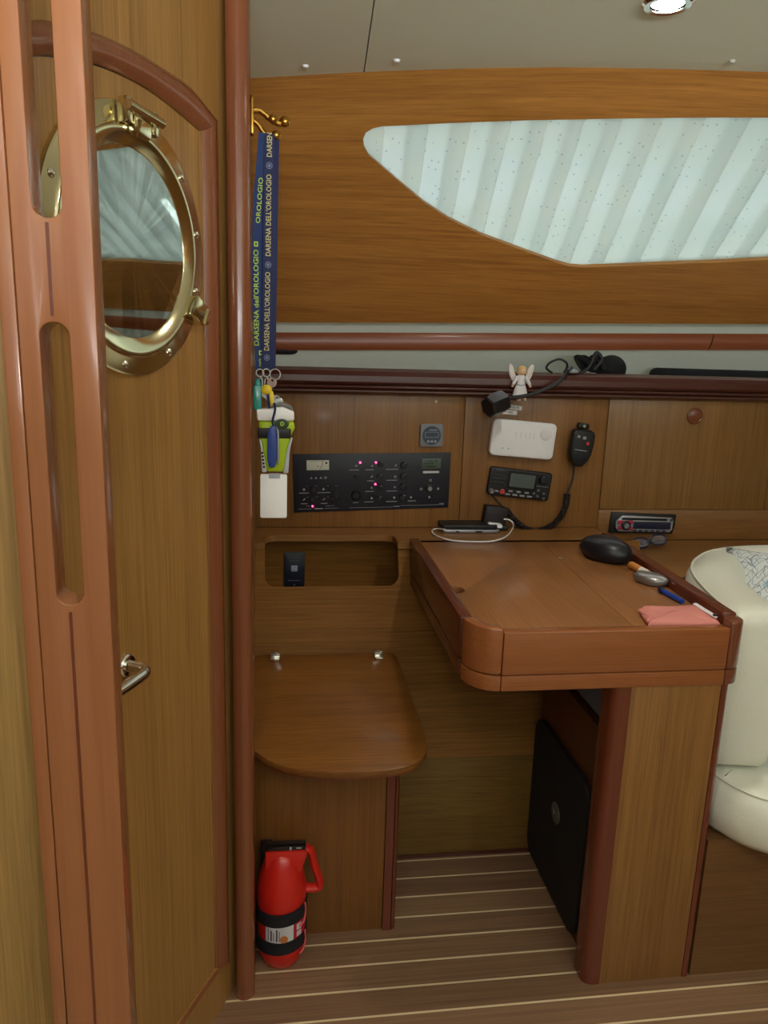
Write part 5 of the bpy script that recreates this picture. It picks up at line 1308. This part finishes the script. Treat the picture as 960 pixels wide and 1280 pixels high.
# white card
wc = thing('white_reflective_tag', hp_(342, 648), 'plain white rounded rectangular tag hanging below the lime torch', 'tag')
WM = frame(hp_(342, 620, .016), hp_(362, 620.2, .016) - hp_(342, 620, .016), (0, -1, 0)) @ Matrix.Diagonal((KH, KH, KH, 1))
finish('card', prism(NB(), rrect(33.5, 56.5, 2.5), -1.5, 1.5, bv=0.6, M=WM), refl, wc)
finish('tab', prism(NB(), rrect(14, 6.5, 1, cx=1, cy=26.2), 1.55, 2.3, bv=0.2, M=WM), mat('grey_tab', (176, 182, 190), 0.5), wc)

# ================================================================== LIGHT
W = bpy.data.worlds.new('World'); S.world = W; W.use_nodes = True
nt = W.node_tree; bg = nt.nodes['Background']
sky = nt.nodes.new('ShaderNodeTexSky'); sky.sky_type = 'HOSEK_WILKIE'; sky.sun_direction = V((0.3, -0.4, 0.86)).normalized(); sky.turbidity = 5
hs = nt.nodes.new('ShaderNodeHueSaturation'); hs.inputs['Saturation'].default_value = 0.45
nt.links.new(sky.outputs[0], hs.inputs['Color']); nt.links.new(hs.outputs[0], bg.inputs['Color']); bg.inputs['Strength'].default_value = 1.5
def area(name, loc, target, sx, sy, power, col):
    l = bpy.data.lights.new(name, 'AREA'); l.shape = 'RECTANGLE'; l.size = sx; l.size_y = sy; l.energy = power; l.color = col
    o = bpy.data.objects.new(name, l); COL.objects.link(o); o.location = loc
    o.rotation_euler = (V(target) - V(loc)).to_track_quat('-Z', 'Y').to_euler(); return o
area('window_daylight', (1.25, 2.75, 2.05), (1.2, 1.9, 1.6), 2.6, 0.9, 33, (0.98, 1.0, 0.97))
area('hatch_daylight', (0.2, -0.45, 2.25), (0.2, 0.1, 0.8), 1.2, 0.9, 7, (1.0, 0.97, 0.92))
area('opposite_window_daylight', (0.9, -2.3, 1.15), (0.8, 0.6, 1.84), 2.8, 0.6, 150, (0.97, 1.0, 0.98))
for k, (q, pw) in enumerate(zip(DL, (6, 4.5, 2.5))):  # first spot is the visible downlight, the others are the added ones
    l = bpy.data.lights.new('downlight', 'SPOT'); l.energy = pw; l.spot_size = radians(150); l.spot_blend = 0.8; l.shadow_soft_size = 0.02; l.color = (1.0, 0.93, 0.82)
    o = bpy.data.objects.new('downlight', l); COL.objects.link(o); o.location = (q.x, q.y, CZ - 0.012)
l = bpy.data.lights.new('phone_flash', 'POINT'); l.energy = 1.6; l.shadow_soft_size = 0.006; l.color = (1.0, 0.93, 0.84)
o = bpy.data.objects.new('phone_flash', l); COL.objects.link(o); o.location = (-0.015, 0.0, 1.33)
# ================================================================== CAMERA
cam = bpy.data.cameras.new('camera'); co = bpy.data.objects.new('camera', cam); COL.objects.link(co)
R = Matrix(((AX[0], -AX[1], -AX[2]), (AY[0], -AY[1], -AY[2]), (AZ[0], -AZ[1], -AZ[2])))
co.matrix_world = Matrix.Translation(CAM) @ R.to_4x4()
cam.sensor_fit = 'VERTICAL'; cam.sensor_height = 36; cam.sensor_width = 27; cam.lens = F * 36 / 1280; cam.clip_start = 0.02
S.camera = co
S.view_settings.view_transform = 'Standard'; S.view_settings.look = 'None'; S.view_settings.gamma = 1; S.view_settings.exposure = 0.86
S.view_settings.use_curve_mapping = False
